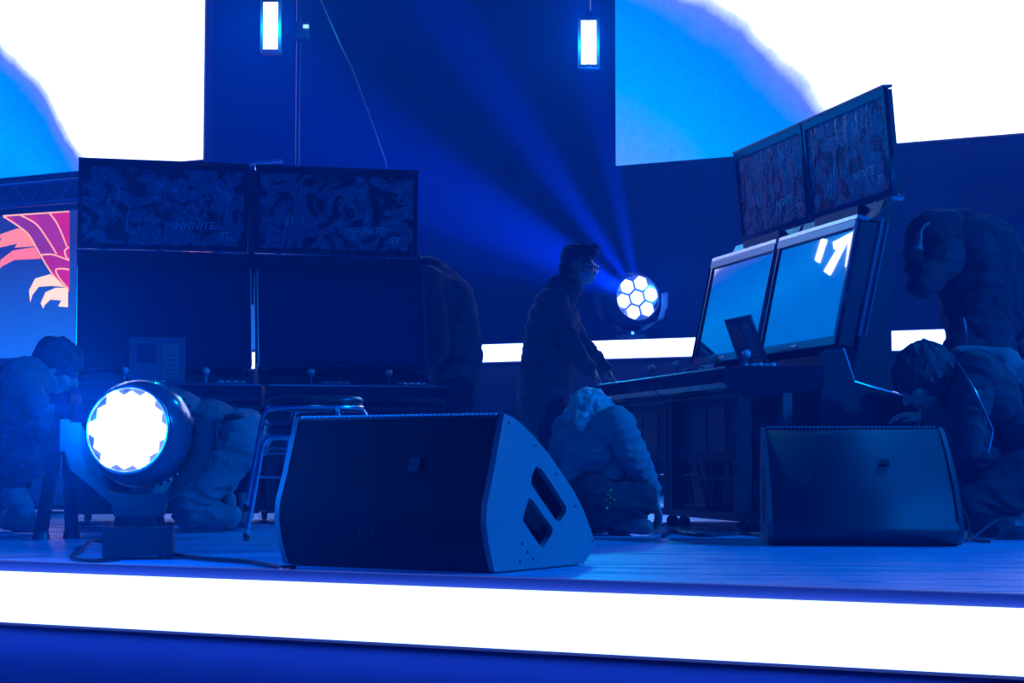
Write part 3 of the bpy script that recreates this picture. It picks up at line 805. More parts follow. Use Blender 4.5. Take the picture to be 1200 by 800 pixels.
# cards standing on the decks
def card(label, p, rz, w_, h_, lean):
    t = thing('card_stand', label, 'card', p, rz)
    F = Matrix.Rotation(R(90) - lean, 4, 'X')
    bm = bmesh.new(); abox(bm, -w_ / 2, w_ / 2, 0, h_, -.004, .004); bm.transform(F); fin('board', bm, M['paper'], t, bevel=.002)
    bm = bmesh.new(); abox(bm, -w_ * .36, -w_ * .02, h_ * .45, h_ * .86, .0045, .006); bm.transform(F); fin('printed_panel', bm, M['paper_dark'], t)
    bm = bmesh.new(); abox(bm, w_ * .10, w_ * .38, h_ * .12, h_ * .86, .0045, .006); bm.transform(F); fin('printed_panel', bm, M['bezel2'], t)
    for k in range(6):
        bm = bmesh.new(); y = h_ * (.2 + k * .1); abox(bm, w_ * .13, w_ * (.34 - .03 * (k % 3)), y, y + .005, .0065, .0075); bm.transform(F); fin('text_line', bm, M['paper_dark'], t)
    bm = bmesh.new(); abox(bm, -.02, .02, .0, .10, -.003, 0); bm.transform(Matrix.Translation((0, .07, 0)) @ Matrix.Rotation(R(115), 4, 'X')); fin('prop', bm, M['paper_dark'], t)
    return t


M['bezel2'] = mat('printed_card_pale', (.16, .24, .28), .4)
bl = base_l + nl * .34
q = at(186, 455, bl.y + .1); card('instruction card on the deck of the cabinet nearest the winged emblem', V((q.x, bl.y + .06, .69 * .972)), lrz, .27, .235, R(12))
card('small instruction card propped against the side-on bright screens', NF + aa * .40 + bb * .30 + V((0, 0, .70)), R(-75.6), .30, .235, R(-20))

# ------------------------------------------------------------------ stools
def stool(label, loc, rz, h=.44):
    t = thing('stacking_stool', label, 'stool', loc, rz, None)
    rx, ry = .193, .16
    bm = bmesh.new(); lathe(bm, [(.86, -.020), (.97, -.014), (1, -.002), (.97, .010), (.85, .017), (.5, .020), (.01, .021)], Matrix.Translation((0, 0, h - .02)) @ Matrix.Diagonal((rx, ry, 1, 1)), 40)
    fin('seat', bm, M['vinyl'], t, True)
    bm = bmesh.new(); tube(bm, [(rx * .97 * cos(2 * pi * k / 40), ry * .97 * sin(2 * pi * k / 40), h - .047) for k in range(40)], .009, 8, True); fin('seat_ring', bm, M['chrome'], t, True)
    for sx in (-1, 1):
        for sy in (-1, 1):
            bm = bmesh.new(); tube(bm, smooth_path([(sx * .06, sy * .10, h - .052), (sx * .12, sy * .10, h - .052), (sx * .16, sy * .105, h - .075), (sx * .185, sy * .11, h * .55), (sx * .225, sy * .12, .012)], 5), .0105, 8)
            lg = fin('leg', bm, M['chrome'], t, True)
            bm = bmesh.new(); lathe(bm, [(.011, 0), (.012, .02), (.0105, .03)], Matrix.Translation((sx * .225, sy * .12, 0)), 12); fin('rubber_foot', bm, M['cable'], lg)
    for z, k in ((h - .11, 1.0), (h - .20, 1.04)):
        for sy in (-1, 1):
            bm = bmesh.new(); tube(bm, [(-.165 * k, sy * .105, z), (.165 * k, sy * .105, z)], .005, 6); fin('crossbar', bm, M['chrome'], t, True)
        for sx in (-1, 1):
            bm = bmesh.new(); tube(bm, [(sx * .168 * k, -.105, z), (sx * .168 * k, .105, z)], .005, 6); fin('crossbar', bm, M['chrome'], t, True)
    return t


sf = floor_at(368, 633)
stool('chrome-legged stool at the bottom of the stack behind the pale-sided wedge', sf, R(-24), .44)
stool('chrome-legged stool on top of the stack behind the pale-sided wedge', sf + V((0, 0, .108)), R(-24), .44)


# ------------------------------------------------------------------ people
CLOTH = {'cloth', 'cloth_blue', 'cloth_pale', 'jeans', 'trouser'}
def cap(p0, p1, r0, r1, m): return ('c', V(p0), V(p1), r0, r1, m)
def ell(c, r, m, f=V((0, -1, 0)), u=V((0, 0, 1))):
    f = V(f).normalized(); s = f.cross(V(u)).normalized(); u = s.cross(f)
    return ('e', V(c), (r[0], r[1], r[2]), (s, f, u), m)                    # radii: side, forward, up


def head(c, f, u, k=1.0, skin='skin'):
    f = V(f).normalized(); u = V(u); u = (u - f * u.dot(f)).normalized(); s = f.cross(u)
    P = lambda a, b, z: V(c) + s * a * k + f * b * k + u * z * k
    out = [ell(P(0, -.01, .03), (.074 * k, .092 * k, .085 * k), skin, f, u), ell(P(0, .022, -.03), (.058 * k, .066 * k, .08 * k), skin, f, u),
           ell(P(0, .045, -.075), (.032 * k, .035 * k, .028 * k), skin, f, u),
           cap(P(0, .085, .015), P(0, .105, -.022), .008 * k, .014 * k, skin), cap(P(-.03, .078, .03), P(.03, .078, .03), .012 * k, .012 * k, skin),
           cap(P(-.02, .084, -.052), P(.02, .084, -.052), .009 * k, .009 * k, skin)]
    for q in (-1, 1):
        out.append(ell(P(q * .076, -.005, -.005), (.010 * k, .018 * k, .03 * k), skin, f, u))
        out.append(ell(P(q * .045, .055, -.02), (.022 * k, .025 * k, .022 * k), skin, f, u))
    return out, P


def hand(wr, d, nrm, curl=.5, k=1.0, m='skin', side=1):
    """wrist, direction of the fingers, palm normal (palm faces it); side +1/-1 puts the thumb"""
    d = V(d).normalized(); n = V(nrm); n = (n - d * n.dot(d)).normalized(); s = d.cross(n) * side
    P = lambda a, b, z: V(wr) + s * a * k + d * b * k + n * z * k
    out = [cap(P(0, -.02, 0), P(0, .02, 0), .024 * k, .026 * k, m)]
    for i, (a, L) in enumerate(((.028, .070), (.010, .078), (-.010, .072), (-.028, .056))):
        out.append(cap(P(a * .6, .01, 0), P(a, .085, 0), .015 * k, .012 * k, m))
        p = P(a, .09, 0); ang = curl * .6
        for j, (fr_, r) in enumerate(((.45, .0088), (.3, .008), (.25, .007))):
            e = p + (d * cos(ang) + n * sin(ang)) * L * fr_ * k
            out.append(cap(p, e, r * k, (r - .0006) * k, m)); p = e; ang += curl * .75
    p = P(.022, .02, .004); e = P(.05, .055, .018); out.append(cap(p, e, .014 * k, .011 * k, m)); out.append(cap(e, e + (d * .8 + n * .5 * curl + s * .15).normalized() * .035 * k, .0095 * k, .008 * k, m))
    return out


def shell(bm, pr):
    if pr[0] == 'c':
        _, p0, p1, r0, r1, _m = pr; d = p1 - p0; L = max(d.length, 1e-4); F = frame_to(p0, d if d.length > 1e-5 else V((0, 0, 1)), V((0.1, 0.2, 1)))
        prof = [(r0 * cos(a), r0 * sin(a)) for a in (-pi / 2 + .01, -pi / 3, -pi / 6, 0)] + [(r1 * cos(a), L + r1 * sin(a)) for a in (0, pi / 6, pi / 3, pi / 2 - .01)]
        lathe(bm, prof, F, 16)
    else:
        _, c, r, (s, f, u), _m = pr
        F = Matrix((s * r[0], f * r[1], u * r[2])).transposed().to_4x4(); F.translation = c
        lathe(bm, [(cos(a), sin(a)) for a in [(-.5 + i / 12) * pi * .995 for i in range(13)]], F, 20)


def dist(pr, X):
    if pr[0] == 'c':
        _, p0, p1, r0, r1, _m = pr; a = np.array(p0); d = np.array(p1) - a; L2 = max(d @ d, 1e-9)
        t = np.clip((X - a) @ d / L2, 0, 1); return np.linalg.norm(X - a - t[:, None] * d, axis=1) - (r0 + (r1 - r0) * t)
    _, c, r, ax, _m = pr; Y = X - np.array(c); q = np.stack([Y @ np.array(v) / rr for v, rr in zip(ax, r)], 1)
    k = np.linalg.norm(q, axis=1); return (k - 1) * min(r)


def blob(name, prims, parent, voxel=.008, smooth=3, push=None):
    bm = bmesh.new()
    for p in prims: shell(bm, p)
    bmesh.ops.recalc_face_normals(bm, faces=bm.faces)
    me = bpy.data.meshes.new('tmp'); bm.to_mesh(me); bm.free()
    o = bpy.data.objects.new('tmp', me); C.objects.link(o)
    r = o.modifiers.new('r', 'REMESH'); r.mode = 'VOXEL'; r.voxel_size = voxel
    s = o.modifiers.new('s', 'SMOOTH'); s.iterations = smooth; s.factor = .5
    dg = bpy.context.evaluated_depsgraph_get(); m2 = bpy.data.meshes.new_from_object(o.evaluated_get(dg))
    bpy.data.objects.remove(o)
    nv = len(m2.vertices); X = np.empty(nv * 3); m2.vertices.foreach_get('co', X); X = X.reshape(-1, 3)
    kind = [p[-1] for p in prims]; am = np.stack([dist(p, X) for p in prims], 1).argmin(1)
    cl = np.array([k in CLOTH for k in kind])[am]
    if cl.any():
        Nn = np.empty(nv * 3); m2.vertices.foreach_get('normal', Nn); Nn = Nn.reshape(-1, 3)
        for i in np.nonzero(cl)[0]:
            q = V((X[i][0] * 8, X[i][1] * 8, X[i][2] * 15)); w_ = mnoise.noise(q * .5)
            r = (1 - abs(mnoise.noise(q + V((w_ * 2, w_, 3))))) ** 4 * .012 + mnoise.noise(q * .4 + V((9, 2, 1))) * .005 + .008
            X[i] += Nn[i] * r
        m2.vertices.foreach_set('co', X.ravel()); m2.update()
    hr = np.array([k.startswith('hair') for k in kind])[am]
    if hr.any():
        Nn = np.empty(nv * 3); m2.vertices.foreach_get('normal', Nn); Nn = Nn.reshape(-1, 3)
        for i in np.nonzero(hr)[0]:
            q = V((X[i][0] * 34, X[i][1] * 34, X[i][2] * 16)); X[i] += Nn[i] * (mnoise.noise(q) * .011 + mnoise.noise(q * 2.3) * .006)
        m2.vertices.foreach_set('co', X.ravel()); m2.update()
    names = sorted({p[-1] for p in prims}); m2.materials.clear()
    for n in names: m2.materials.append(M[n])
    nf = len(m2.polygons); X = np.empty(nf * 3); m2.polygons.foreach_get('center', X); X = X.reshape(-1, 3)
    D = np.stack([dist(p, X) for p in prims], 1); idx = np.array([names.index(p[-1]) for p in prims])[D.argmin(1)]
    m2.polygons.foreach_set('material_index', idx.astype(np.int32)); m2.polygons.foreach_set('use_smooth', [True] * nf)
    m2.name = name; ob = link(name, m2, None, parent); return ob


def person(label, origin):
    return thing('person', label, 'person', origin)


def rel(prims, o):
    out = []
    for p in prims: out.append(p[:1] + tuple((x - o if (i == 1 or (i == 2 and p[0] == 'c')) else x) for i, x in enumerate(p) if i > 0))
    return out


def torso(hip, mid, chest, neck, side, m, k=1.0, pm=None):
    """hip, waist, chest, neck-base points; side = shoulder direction"""
    side = V(side).normalized(); pm = pm or m
    fz = lambda a, b: (V(b) - V(a)).normalized()
    up = fz(hip, chest); f = up.cross(side)
    return [ell(hip, (.165 * k, .12 * k, .12 * k), pm, f, up), ell(mid, (.145 * k, .11 * k, .14 * k), m, f, up), ell(chest, (.175 * k, .12 * k, .165 * k), m, fz(mid, chest).cross(side), fz(mid, chest)),
            cap(V(chest) + side * .13 * k + fz(mid, chest) * .08, V(chest) - side * .13 * k + fz(mid, chest) * .08, .075 * k, .075 * k, m), cap(chest, neck, .09 * k, .058 * k, m)]


def shoe(an, toe, m='shoe'):
    an, toe = V(an), V(toe); d = (toe - an); return [cap(an + V((0, 0, -.01)), an + V((0, 0, -.03)) - d.normalized() * .02, .042, .04, m), cap(an + V((0, 0, -.03)), toe, .042, .034, m)]


# (1) the man in the mask, profile to the right, reaching down to the far deck
Y = 10.8; O = at(645, 540, Y).xy.to_3d()
pt = lambda x, y, dy=0: at(x, y, Y + dy)
hc = pt(678, 312); fw = V((.93, -.28, -.22)); hd, HP = head(hc, fw, V((.2, 0, 1)), 1.02)
pr = hd + torso(pt(640, 462), pt(636, 415), pt(647, 372), pt(668, 338), V((.35, .94, 0)), 'cloth_blue', 1.0, 'cloth_blue')
pr += [cap(pt(664, 345), pt(672, 325), .05, .05, 'skin'), cap(pt(655, 338), pt(668, 336), .07, .065, 'cloth_blue')]
pr += [cap(pt(652, 352, -.17), pt(667, 402, -.21), .064, .052, 'cloth_blue'), cap(pt(667, 402, -.21), pt(690, 432, -.2), .05, .038, 'cloth_blue')]
pr += hand(pt(694, 435, -.2), V((.55, -.1, -.8)), V((-.5, 0, -.5)), .45, 1.0, side=-1)
pr += [cap(pt(655, 352, .17), pt(678, 400, .18), .064, .052, 'cloth_blue'), cap(pt(678, 400, .18), pt(708, 432, .14), .05, .038, 'cloth_blue')]
pr += hand(pt(711, 436, .14), V((.6, -.1, -.7)), V((-.5, 0, -.5)), .4, 1.0, side=1)
pr += [ell(pt(638, 470), (.18, .15, .22), 'cloth_blue', V((1, 0, 0))), cap(pt(648, 375), pt(637, 470), .15, .155, 'cloth_blue'), cap(pt(648, 480, -.1), pt(648, 545, -.1), .088, .06, 'trouser'), cap(pt(648, 545, -.1), pt(638, 592, -.1), .058, .042, 'trouser'), cap(pt(636, 480, .1), pt(640, 545, .1), .088, .06, 'trouser'), cap(pt(640, 545, .1), pt(622, 592, .1), .058, .042, 'trouser')]
pr += shoe(V((pt(638, 592, -.1).x, Y - .1, .085)), V((pt(668, 600, -.1).x, Y - .14, .034))) + shoe(V((pt(622, 592).x, Y + .1, .085)), V((pt(650, 600).x, Y + .06, .034)))
p1 = person('standing person in a dark jacket, glasses and pale face mask, reaching over the cabinet deck', O)
blob('body', rel(pr, O), p1, .007)
f_ = fw.normalized(); 
hp = [ell(HP(0, -.022, .045), (.086, .104, .088), 'hair', fw, V((.2, 0, 1))), cap(HP(-.04, .07, .10), HP(.04, .07, .10), .026, .026, 'hair'), ell(HP(0, -.06, -.02), (.075, .05, .07), 'hair', fw, V((.2, 0, 1)))]
for k in range(14): hp.append(cap(HP(random.uniform(-.05, .05), random.uniform(-.05, .07), .11), HP(random.uniform(-.06, .06), random.uniform(-.03, .1), .135), .014, .006, 'hair'))
blob('hair', rel(hp, O), p1, .006, 1)
blob('face_mask', rel([ell(HP(0, .052, -.045), (.062, .062, .058), 'mask', fw, V((.2, 0, 1))), cap(HP(.062, .04, -.03), HP(.078, -.005, -.01), .004, .003, 'mask'), cap(HP(-.062, .04, -.03), HP(-.078, -.005, -.01), .004, .003, 'mask')], O), p1, .005, 1)
bm = bmesh.new()
for s in (-1, 1):
    tube(bm, [HP(s * .034 + .026 * cos(a), .108, .008 + .02 * sin(a)) - O for a in [2 * pi * k / 16 for k in range(16)]], .0022, 6, True)
    tube(bm, [HP(s * .06, .106, .012) - O, HP(s * .08, .0, .01) - O], .002, 6)
tube(bm, [HP(-.01, .108, .012) - O, HP(.01, .108, .012) - O], .002, 6); gl = fin('glasses', bm, M['chrome'], p1)
for s in (-1, 1):
    bm = bmesh.new(); lathe(bm, [(.024, -.001), (.024, .001)], Matrix.Translation(-O) @ frame_to(HP(s * .034, .108, .008), fw), 20); fin('spectacle_lens', bm, M['glass'], gl)


# (2) crouching person with the pale-lit back under the far deck
Y = 7.3; O = at(690, 540, Y).xy.to_3d(); pt = lambda x, y, dy=0: at(x, y, Y + dy)
fw = V((.75, .45, -.5)); hd, HP = head(pt(691, 491, .0), fw, V((.4, .1, 1)), 1.0)
pr = hd + torso(pt(692, 580, .0), pt(684, 555, .03), pt(688, 524, 0), pt(693, 504, 0), V((.75, -.6, 0)), 'cloth_pale', .78, 'trouser')
pr += [cap(pt(668, 512, .05), pt(722, 494, -.1), .055, .055, 'cloth_pale'), cap(pt(724, 497, -.1), pt(744, 540, -.08), .058, .05, 'cloth_pale'), cap(pt(744, 540, -.08), pt(762, 575, .1), .048, .038, 'cloth_pale'), cap(pt(664, 518, .1), pt(655, 545, .2), .052, .045, 'cloth_pale'), cap(pt(655, 545, .2), pt(690, 560, .35), .04, .034, 'cloth_pale')]
pr += hand(pt(764, 580, .1), V((.3, .4, -.8)), V((-.5, 0, -.5)), .5) + hand(pt(692, 562, .37), V((.8, .3, -.3)), V((-.3, 0, -.8)), .5, side=-1)
pr += [cap(pt(672, 556, .02), pt(718, 553, -.06), .05, .04, 'cloth_pale')]
pr += [cap(pt(700, 590, -.08), pt(748, 585, -.05), .085, .065, 'trouser'), cap(pt(748, 585, -.05), pt(725, 614, -.02), .06, .045, 'trouser'), cap(pt(680, 590, .08), pt(722, 600, .22), .085, .065, 'trouser'), cap(pt(722, 600, .22), pt(680, 612, .2), .06, .045, 'trouser'), ell(pt(697, 585, 0), (.15, .12, .12), 'trouser', V((1, 0, 0)))]
pr += shoe(V((pt(725, 614).x, Y - .03, .085)), V((pt(755, 620).x, Y - .08, .036))) + shoe(V((pt(680, 612).x, Y + .2, .07)), V((pt(712, 620).x, Y + .16, .036)))
p2 = person('crouching person in a pale-lit shirt, back turned, kneeling beside the pale-sided wedge', O)
blob('body', rel(pr, O), p2, .007, 6)
blob('hair', rel([ell(HP(0, -.012, .035), (.083, .102, .088), 'hair_grey', fw, V((.4, .1, 1))), ell(HP(0, -.055, -.02), (.07, .05, .06), 'hair_grey', fw, V((.4, .1, 1)))], O), p2, .006, 1)
blob('collar', rel([cap(pt(658, 510, -.03), pt(678, 500, -.09), .022, .024, 'cloth_pale'), cap(pt(678, 500, -.09), pt(710, 492, -.07), .024, .022, 'cloth_pale')], O), p2, .006, 2)
bm = bmesh.new(); by = Y - .19
for (x, y, r) in ((716, 574, 1.5), (720, 585.5, 1.1), (711.5, 595, 1.5), (713, 580, .8), (716, 583, .8), (711, 586, .9), (715, 589, .8)):
    c = at(x, y, by) - O; lathe(bm, [(r / 290, -.02), (r / 290, .0)], Matrix.Translation(c) @ Matrix.Rotation(pi / 2, 4, 'X'), 10)
tag(fin('jacket_print', bm, M['print_yellow'], p2), 'yellow dotted print', kind='stuff')

# (3) hunched standing person with a hood, by the back of the side-on cabinets
Y = 7.95; O = at(1130, 540, Y).xy.to_3d(); pt = lambda x, y, dy=0: at(x, y, Y + dy)
fw = V((-.8, -.15, -.6)); hd, HP = head(pt(1089, 286), fw, V((-.5, 0, .9)), 1.0)
pr = hd + torso(pt(1150, 405), pt(1150, 372), pt(1136, 318), pt(1108, 290), V((-.2, .95, .1)), 'cloth', 1.08)
pr += [ell(pt(1140, 305), (.22, .17, .20), 'cloth', V((0, -1, 0))), ell(pt(1152, 350), (.185, .16, .24), 'cloth', V((0, -1, 0))), cap(pt(1112, 278), pt(1098, 268), .085, .08, 'cloth')]
pr += [ell(pt(1128, 272, .02), (.12, .10, .055), 'cloth', V((-.9, 0, .1)), V((.3, 0, 1))), cap(pt(1120, 266), pt(1162, 282), .05, .04, 'cloth')]
pr += [cap(pt(1112, 300, -.15), pt(1080, 333, -.2), .068, .055, 'cloth'), cap(pt(1080, 333, -.2), pt(1072, 300, -.1), .05, .04, 'cloth')]
pr += hand(pt(1075, 297, -.1), V((.1, 0, 1)), V((.9, 0, 0)), .6)
pr += [cap(pt(1160, 300, .12), pt(1186, 350, .1), .066, .052, 'cloth'), cap(pt(1186, 350, .1), pt(1196, 392, 0), .05, .036, 'cloth')]
pr += hand(pt(1197, 396, 0), V((.1, 0, -1)), V((-.9, 0, 0)), .5)
pr += [ell(pt(1148, 385), (.17, .14, .16), 'cloth', V((-1, 0, 0))), cap(pt(1132, 415, -.1), pt(1135, 515, -.1), .095, .065, 'trouser'), cap(pt(1135, 515, -.1), pt(1140, 602, -.1), .062, .045, 'trouser'), cap(pt(1166, 415, .08), pt(1170, 515, .1), .095, .065, 'trouser'), cap(pt(1170, 515, .1), pt(1178, 600, .1), .062, .045, 'trouser')]
pr += shoe(V((pt(1140, 602).x, Y - .1, .085)), V((pt(1112, 608).x, Y - .14, .034))) + shoe(V((pt(1178, 600).x, Y + .1, .085)), V((pt(1150, 605).x, Y + .06, .034)))
p3 = person('hunched standing person in a dark hooded top, head bowed behind the side-on cabinets', O)
blob('body', rel(pr, O), p3, .008, 7)
blob('hair', rel([ell(HP(0, -.015, .04), (.086, .105, .09), 'hair', fw, V((-.5, 0, .9)))], O), p3, .007, 1)
blob('hood', rel([ell(pt(1102, 280, 0), (.14, .14, .125), 'cloth', V((-.85, 0, -.3))), cap(pt(1096, 262, -.02), pt(1128, 262, 0), .05, .06, 'cloth'), cap(pt(1128, 262, 0), pt(1163, 280, 0), .055, .04, 'cloth'), cap(pt(1163, 280, 0), pt(1168, 292, 0), .04, .02, 'cloth')], O), p3, .007, 3)
blob('face_mask', rel([ell(HP(0, .052, -.045), (.062, .062, .055), 'mask', fw, V((-.5, 0, .9)))], O), p3, .006, 1)
bm = bmesh.new(); tube(bm, smooth_path([pt(1128, 372, -.19) - O, pt(1131, 392, -.21) - O, pt(1129, 420, -.19) - O]), .012, 8); fin('belt_pouch_strap', bm, M['grey'], p3, True)

# (4) kneeling person bent over with dark hair, beside the dark wedge
Y = 7.2; O = at(1150, 540, Y).xy.to_3d(); pt = lambda x, y, dy=0: at(x, y, Y + dy)
fw = V((-.75, -.1, -.65)); hd, HP = head(pt(1082, 444, .0), fw, V((-.6, 0, .8)), 1.12)
pr = hd + torso(pt(1205, 548), pt(1196, 510), pt(1152, 458), pt(1112, 440, .08), V((-.1, .98, .1)), 'cloth', 1.0, 'trouser')
pr += [cap(pt(1130, 428, .02), pt(1172, 432, 0), .065, .075, 'cloth_blue'), cap(pt(1172, 432), pt(1205, 462, 0), .075, .09, 'cloth_blue')]
pr += [cap(pt(1140, 455, -.15), pt(1135, 520, -.2), .07, .055, 'cloth'), cap(pt(1135, 520, -.2), pt(1092, 490, -.05), .052, .04, 'cloth'), cap(pt(1145, 450, .17), pt(1118, 510, .2), .07, .055, 'cloth'), cap(pt(1118, 510, .2), pt(1092, 470, .2), .05, .036, 'cloth')]
pr += hand(pt(1088, 488, -.03), V((-.9, .4, .1)), V((0, 0, -1)), .5) + hand(pt(1090, 466, .2), V((-.5, 0, .8)), V((0, -.8, .3)), .5)
pr += [cap(pt(1198, 560, -.12), pt(1140, 592, -.16), .10, .07, 'trouser'), cap(pt(1140, 600, -.16), pt(1185, 622, -.1), .065, .045, 'trouser'), cap(pt(1200, 560, .12), pt(1150, 580, .16), .10, .07, 'trouser'), cap(pt(1150, 600, .16), pt(1195, 620, .14), .065, .045, 'trouser')]
pr += [cap(pt(1130, 500, 0), pt(1160, 560, 0), .10, .11, 'cloth')]
pr += shoe(V((pt(1190, 618).x, Y - .1, .075)), V((pt(1168, 622).x, Y - .12, .036))) + shoe(V((pt(1215, 618).x, Y + .12, .075)), V((pt(1190, 620).x, Y + .12, .036)))
p4 = person('kneeling dark-haired person bent forward, half behind the dark wedge speaker', O)
blob('body', rel(pr, O), p4, .008, 6)
hp = [ell(HP(0, -.02, .03), (.108, .128, .11), 'hair', fw, V((-.6, 0, .8))), ell(HP(0, -.06, -.04), (.10, .09, .10), 'hair', fw, V((-.6, 0, .8))), ell(HP(0, -.02, -.03), (.105, .08, .08), 'hair', fw, V((-.6, 0, .8)))]
blob('hair', rel(hp, O), p4, .006, 1)
bm = bmesh.new(); tube(bm, smooth_path([pt(1121, 423, -.13) - O, pt(1140, 452, -.24) - O, pt(1161, 497, -.24) - O, pt(1163, 508, -.24) - O, pt(1158, 531, -.22) - O]), .0035, 6); fin('neck_cord', bm, M['chrome'], p4, True)

# (5) person bent behind the front-facing cabinets
Y = 10.25; O = at(525, 540, Y).xy.to_3d(); pt = lambda x, y, dy=0: at(x, y, Y + dy)
fw = V((-.85, .1, -.5)); hd, HP = head(pt(476, 318), fw, V((-.5, 0, .9)), 1.0)
pr = hd + torso(pt(534, 445), pt(530, 400), pt(512, 348), pt(492, 325), V((.1, .98, 0)), 'cloth_blue', 1.1, 'cloth_blue')
pr += [cap(pt(505, 322, 0), pt(530, 352, 0), .10, .12, 'cloth_blue'), cap(pt(530, 352), pt(540, 420), .12, .115, 'cloth_blue')]
pr += [cap(pt(505, 345, -.17), pt(515, 410, -.2), .066, .052, 'cloth_blue'), cap(pt(515, 410, -.2), pt(485, 440, -.2), .05, .038, 'cloth_blue'), cap(pt(505, 345, .17), pt(500, 410, .2), .066, .052, 'cloth_blue'), cap(pt(500, 410, .2), pt(470, 440, .2), .05, .038, 'cloth_blue')]
pr += hand(pt(480, 444, -.2), V((-.8, 0, -.5)), V((0, 0, -1)), .5) + hand(pt(466, 444, .2), V((-.8, 0, -.5)), V((0, 0, -1)), .5)
pr += [cap(pt(532, 455, -.1), pt(522, 525, -.1), .10, .065, 'trouser'), cap(pt(522, 525, -.1), pt(530, 588, -.1), .062, .045, 'trouser'), cap(pt(536, 455, .1), pt(530, 525, .1), .10, .065, 'trouser'), cap(pt(530, 525, .1), pt(540, 586, .1), .062, .045, 'trouser')]
pr += shoe(V((pt(530, 588).x, Y - .1, .085)), V((pt(505, 600).x, Y - .12, .034))) + shoe(V((pt(540, 588).x, Y + .1, .085)), V((pt(515, 600).x, Y + .1, .034)))
p5 = person('stooping person in dark clothes half hidden behind the front-facing arcade cabinets', O)
blob('body', rel(pr, O), p5, .009)
blob('hair', rel([ell(HP(0, -.015, .04), (.086, .105, .09), 'hair', fw, V((-.5, 0, .9)))], O), p5, .008, 1)

# (6) kneeling person in jeans behind the big lamp
Y = 7.75; O = at(250, 540, Y).xy.to_3d(); pt = lambda x, y, dy=0: at(x, y, Y + dy)
fw = V((-.9, .1, -.4)); hd, HP = head(pt(150, 500), fw, V((-.3, 0, 1)), 1.0)
pr = hd + torso(pt(276, 518), pt(250, 502), pt(200, 488), pt(168, 496), V((0, 1, 0)), 'cloth_blue', .95, 'jeans')
pr += [ell(pt(284, 512), (.17, .11, .11), 'jeans', V((1, 0, 0))), ell(pt(283, 498), (.13, .06, .045), 'skin', V((1, 0, 0)))]
pr += [cap(pt(278, 520, -.1), pt(222, 590, -.16), .10, .07, 'jeans'), cap(pt(222, 600, -.16), pt(268, 604, -.12), .06, .045, 'jeans'), cap(pt(278, 520, .1), pt(235, 590, .16), .10, .07, 'jeans'), cap(pt(235, 600, .16), pt(280, 604, .1), .06, .045, 'jeans')]
pr += [cap(pt(268, 585, -.12), pt(266, 607, -.12), .034, .036, 'shoe'), cap(pt(284, 585, .04), pt(283, 607, .04), .034, .036, 'shoe')]
pr += [cap(pt(190, 492, -.17), pt(200, 545, -.2), .06, .05, 'cloth_blue'), cap(pt(200, 545, -.2), pt(180, 580, -.2), .045, .036, 'skin'), cap(pt(190, 492, .17), pt(180, 545, .2), .06, .05, 'cloth_blue'), cap(pt(180, 545, .2), pt(160, 585, .2), .045, .036, 'skin')]
pr += hand(pt(178, 586, -.2), V((-.4, 0, -.8)), V((0, 0, -1)), .5) + hand(pt(158, 590, .2), V((-.4, 0, -.8)), V((0, 0, -1)), .5)
p6 = person('kneeling person in jeans bent forward, rear turned, behind the big moving head lamp', O)
blob('body', rel(pr, O), p6, .008)
blob('hair', rel([ell(HP(0, -.015, .04), (.086, .105, .09), 'hair', fw, V((-.3, 0, 1)))], O), p6, .008, 1)
bm = bmesh.new(); tube(bm, smooth_path([pt(262, 489, -.15) - O, pt(283, 488, -.13) - O, pt(296, 496, -.04) - O, pt(299, 500, .06) - O]), .012, 6); fin('belt', bm, M['black'], p6, True)

# (7) person leaning in from the edge of the stage
Y = 7.6; O = at(20, 540, Y).xy.to_3d(); pt = lambda x, y, dy=0: at(x, y, Y + dy)
fw = V((.85, .2, -.5)); hd, HP = head(pt(66, 432, .05), fw, V((.5, 0, .9)), 1.0)
pr = hd + torso(pt(-22, 510), pt(-8, 490), pt(22, 462), pt(50, 448), V((.1, 1, 0)), 'cloth_blue', 1.0, 'trouser')
pr += [cap(pt(30, 460, -.16), pt(55, 500, -.2), .064, .05, 'cloth_blue'), cap(pt(55, 500, -.2), pt(75, 500, .05), .045, .036, 'skin'), cap(pt(30, 455, .16), pt(60, 500, .2), .064, .05, 'cloth_blue'), cap(pt(60, 500, .2), pt(80, 520, .2), .045, .036, 'skin')]
pr += hand(pt(78, 500, .08), V((.8, .3, -.1)), V((0, 0, -1)), .5) + hand(pt(82, 524, .2), V((.8, .3, -.1)), V((0, 0, -1)), .5)
pr += [cap(pt(-18, 520, -.1), pt(30, 538, -.14), .11, .075, 'trouser'), cap(pt(30, 538, -.14), pt(5, 565, -.12), .07, .05, 'trouser'), cap(pt(5, 565, -.12), pt(28, 600, -.12), .045, .036, 'jeans'), cap(pt(-18, 520, .1), pt(35, 530, .14), .11, .075, 'trouser'), cap(pt(35, 530, .14), pt(-2, 600, .12), .065, .045, 'trouser')]
pr += [cap(pt(-10, 505), pt(25, 500), .12, .10, 'trouser')]
pr += shoe(V((pt(28, 600).x, Y - .12, .075)), V((pt(52, 610).x, Y - .14, .036))) + shoe(V((pt(-2, 600).x, Y + .12, .075)), V((pt(20, 610).x, Y + .12, .036)))
p7 = person('squatting person in a blue shirt leaning toward the cabinets, beside the pale case', O)
blob('body', rel(pr, O), p7, .008)
blob('hair', rel([ell(HP(0, -.015, .04), (.09, .11, .095), 'hair', fw, V((.5, 0, .9)))], O), p7, .008, 1)

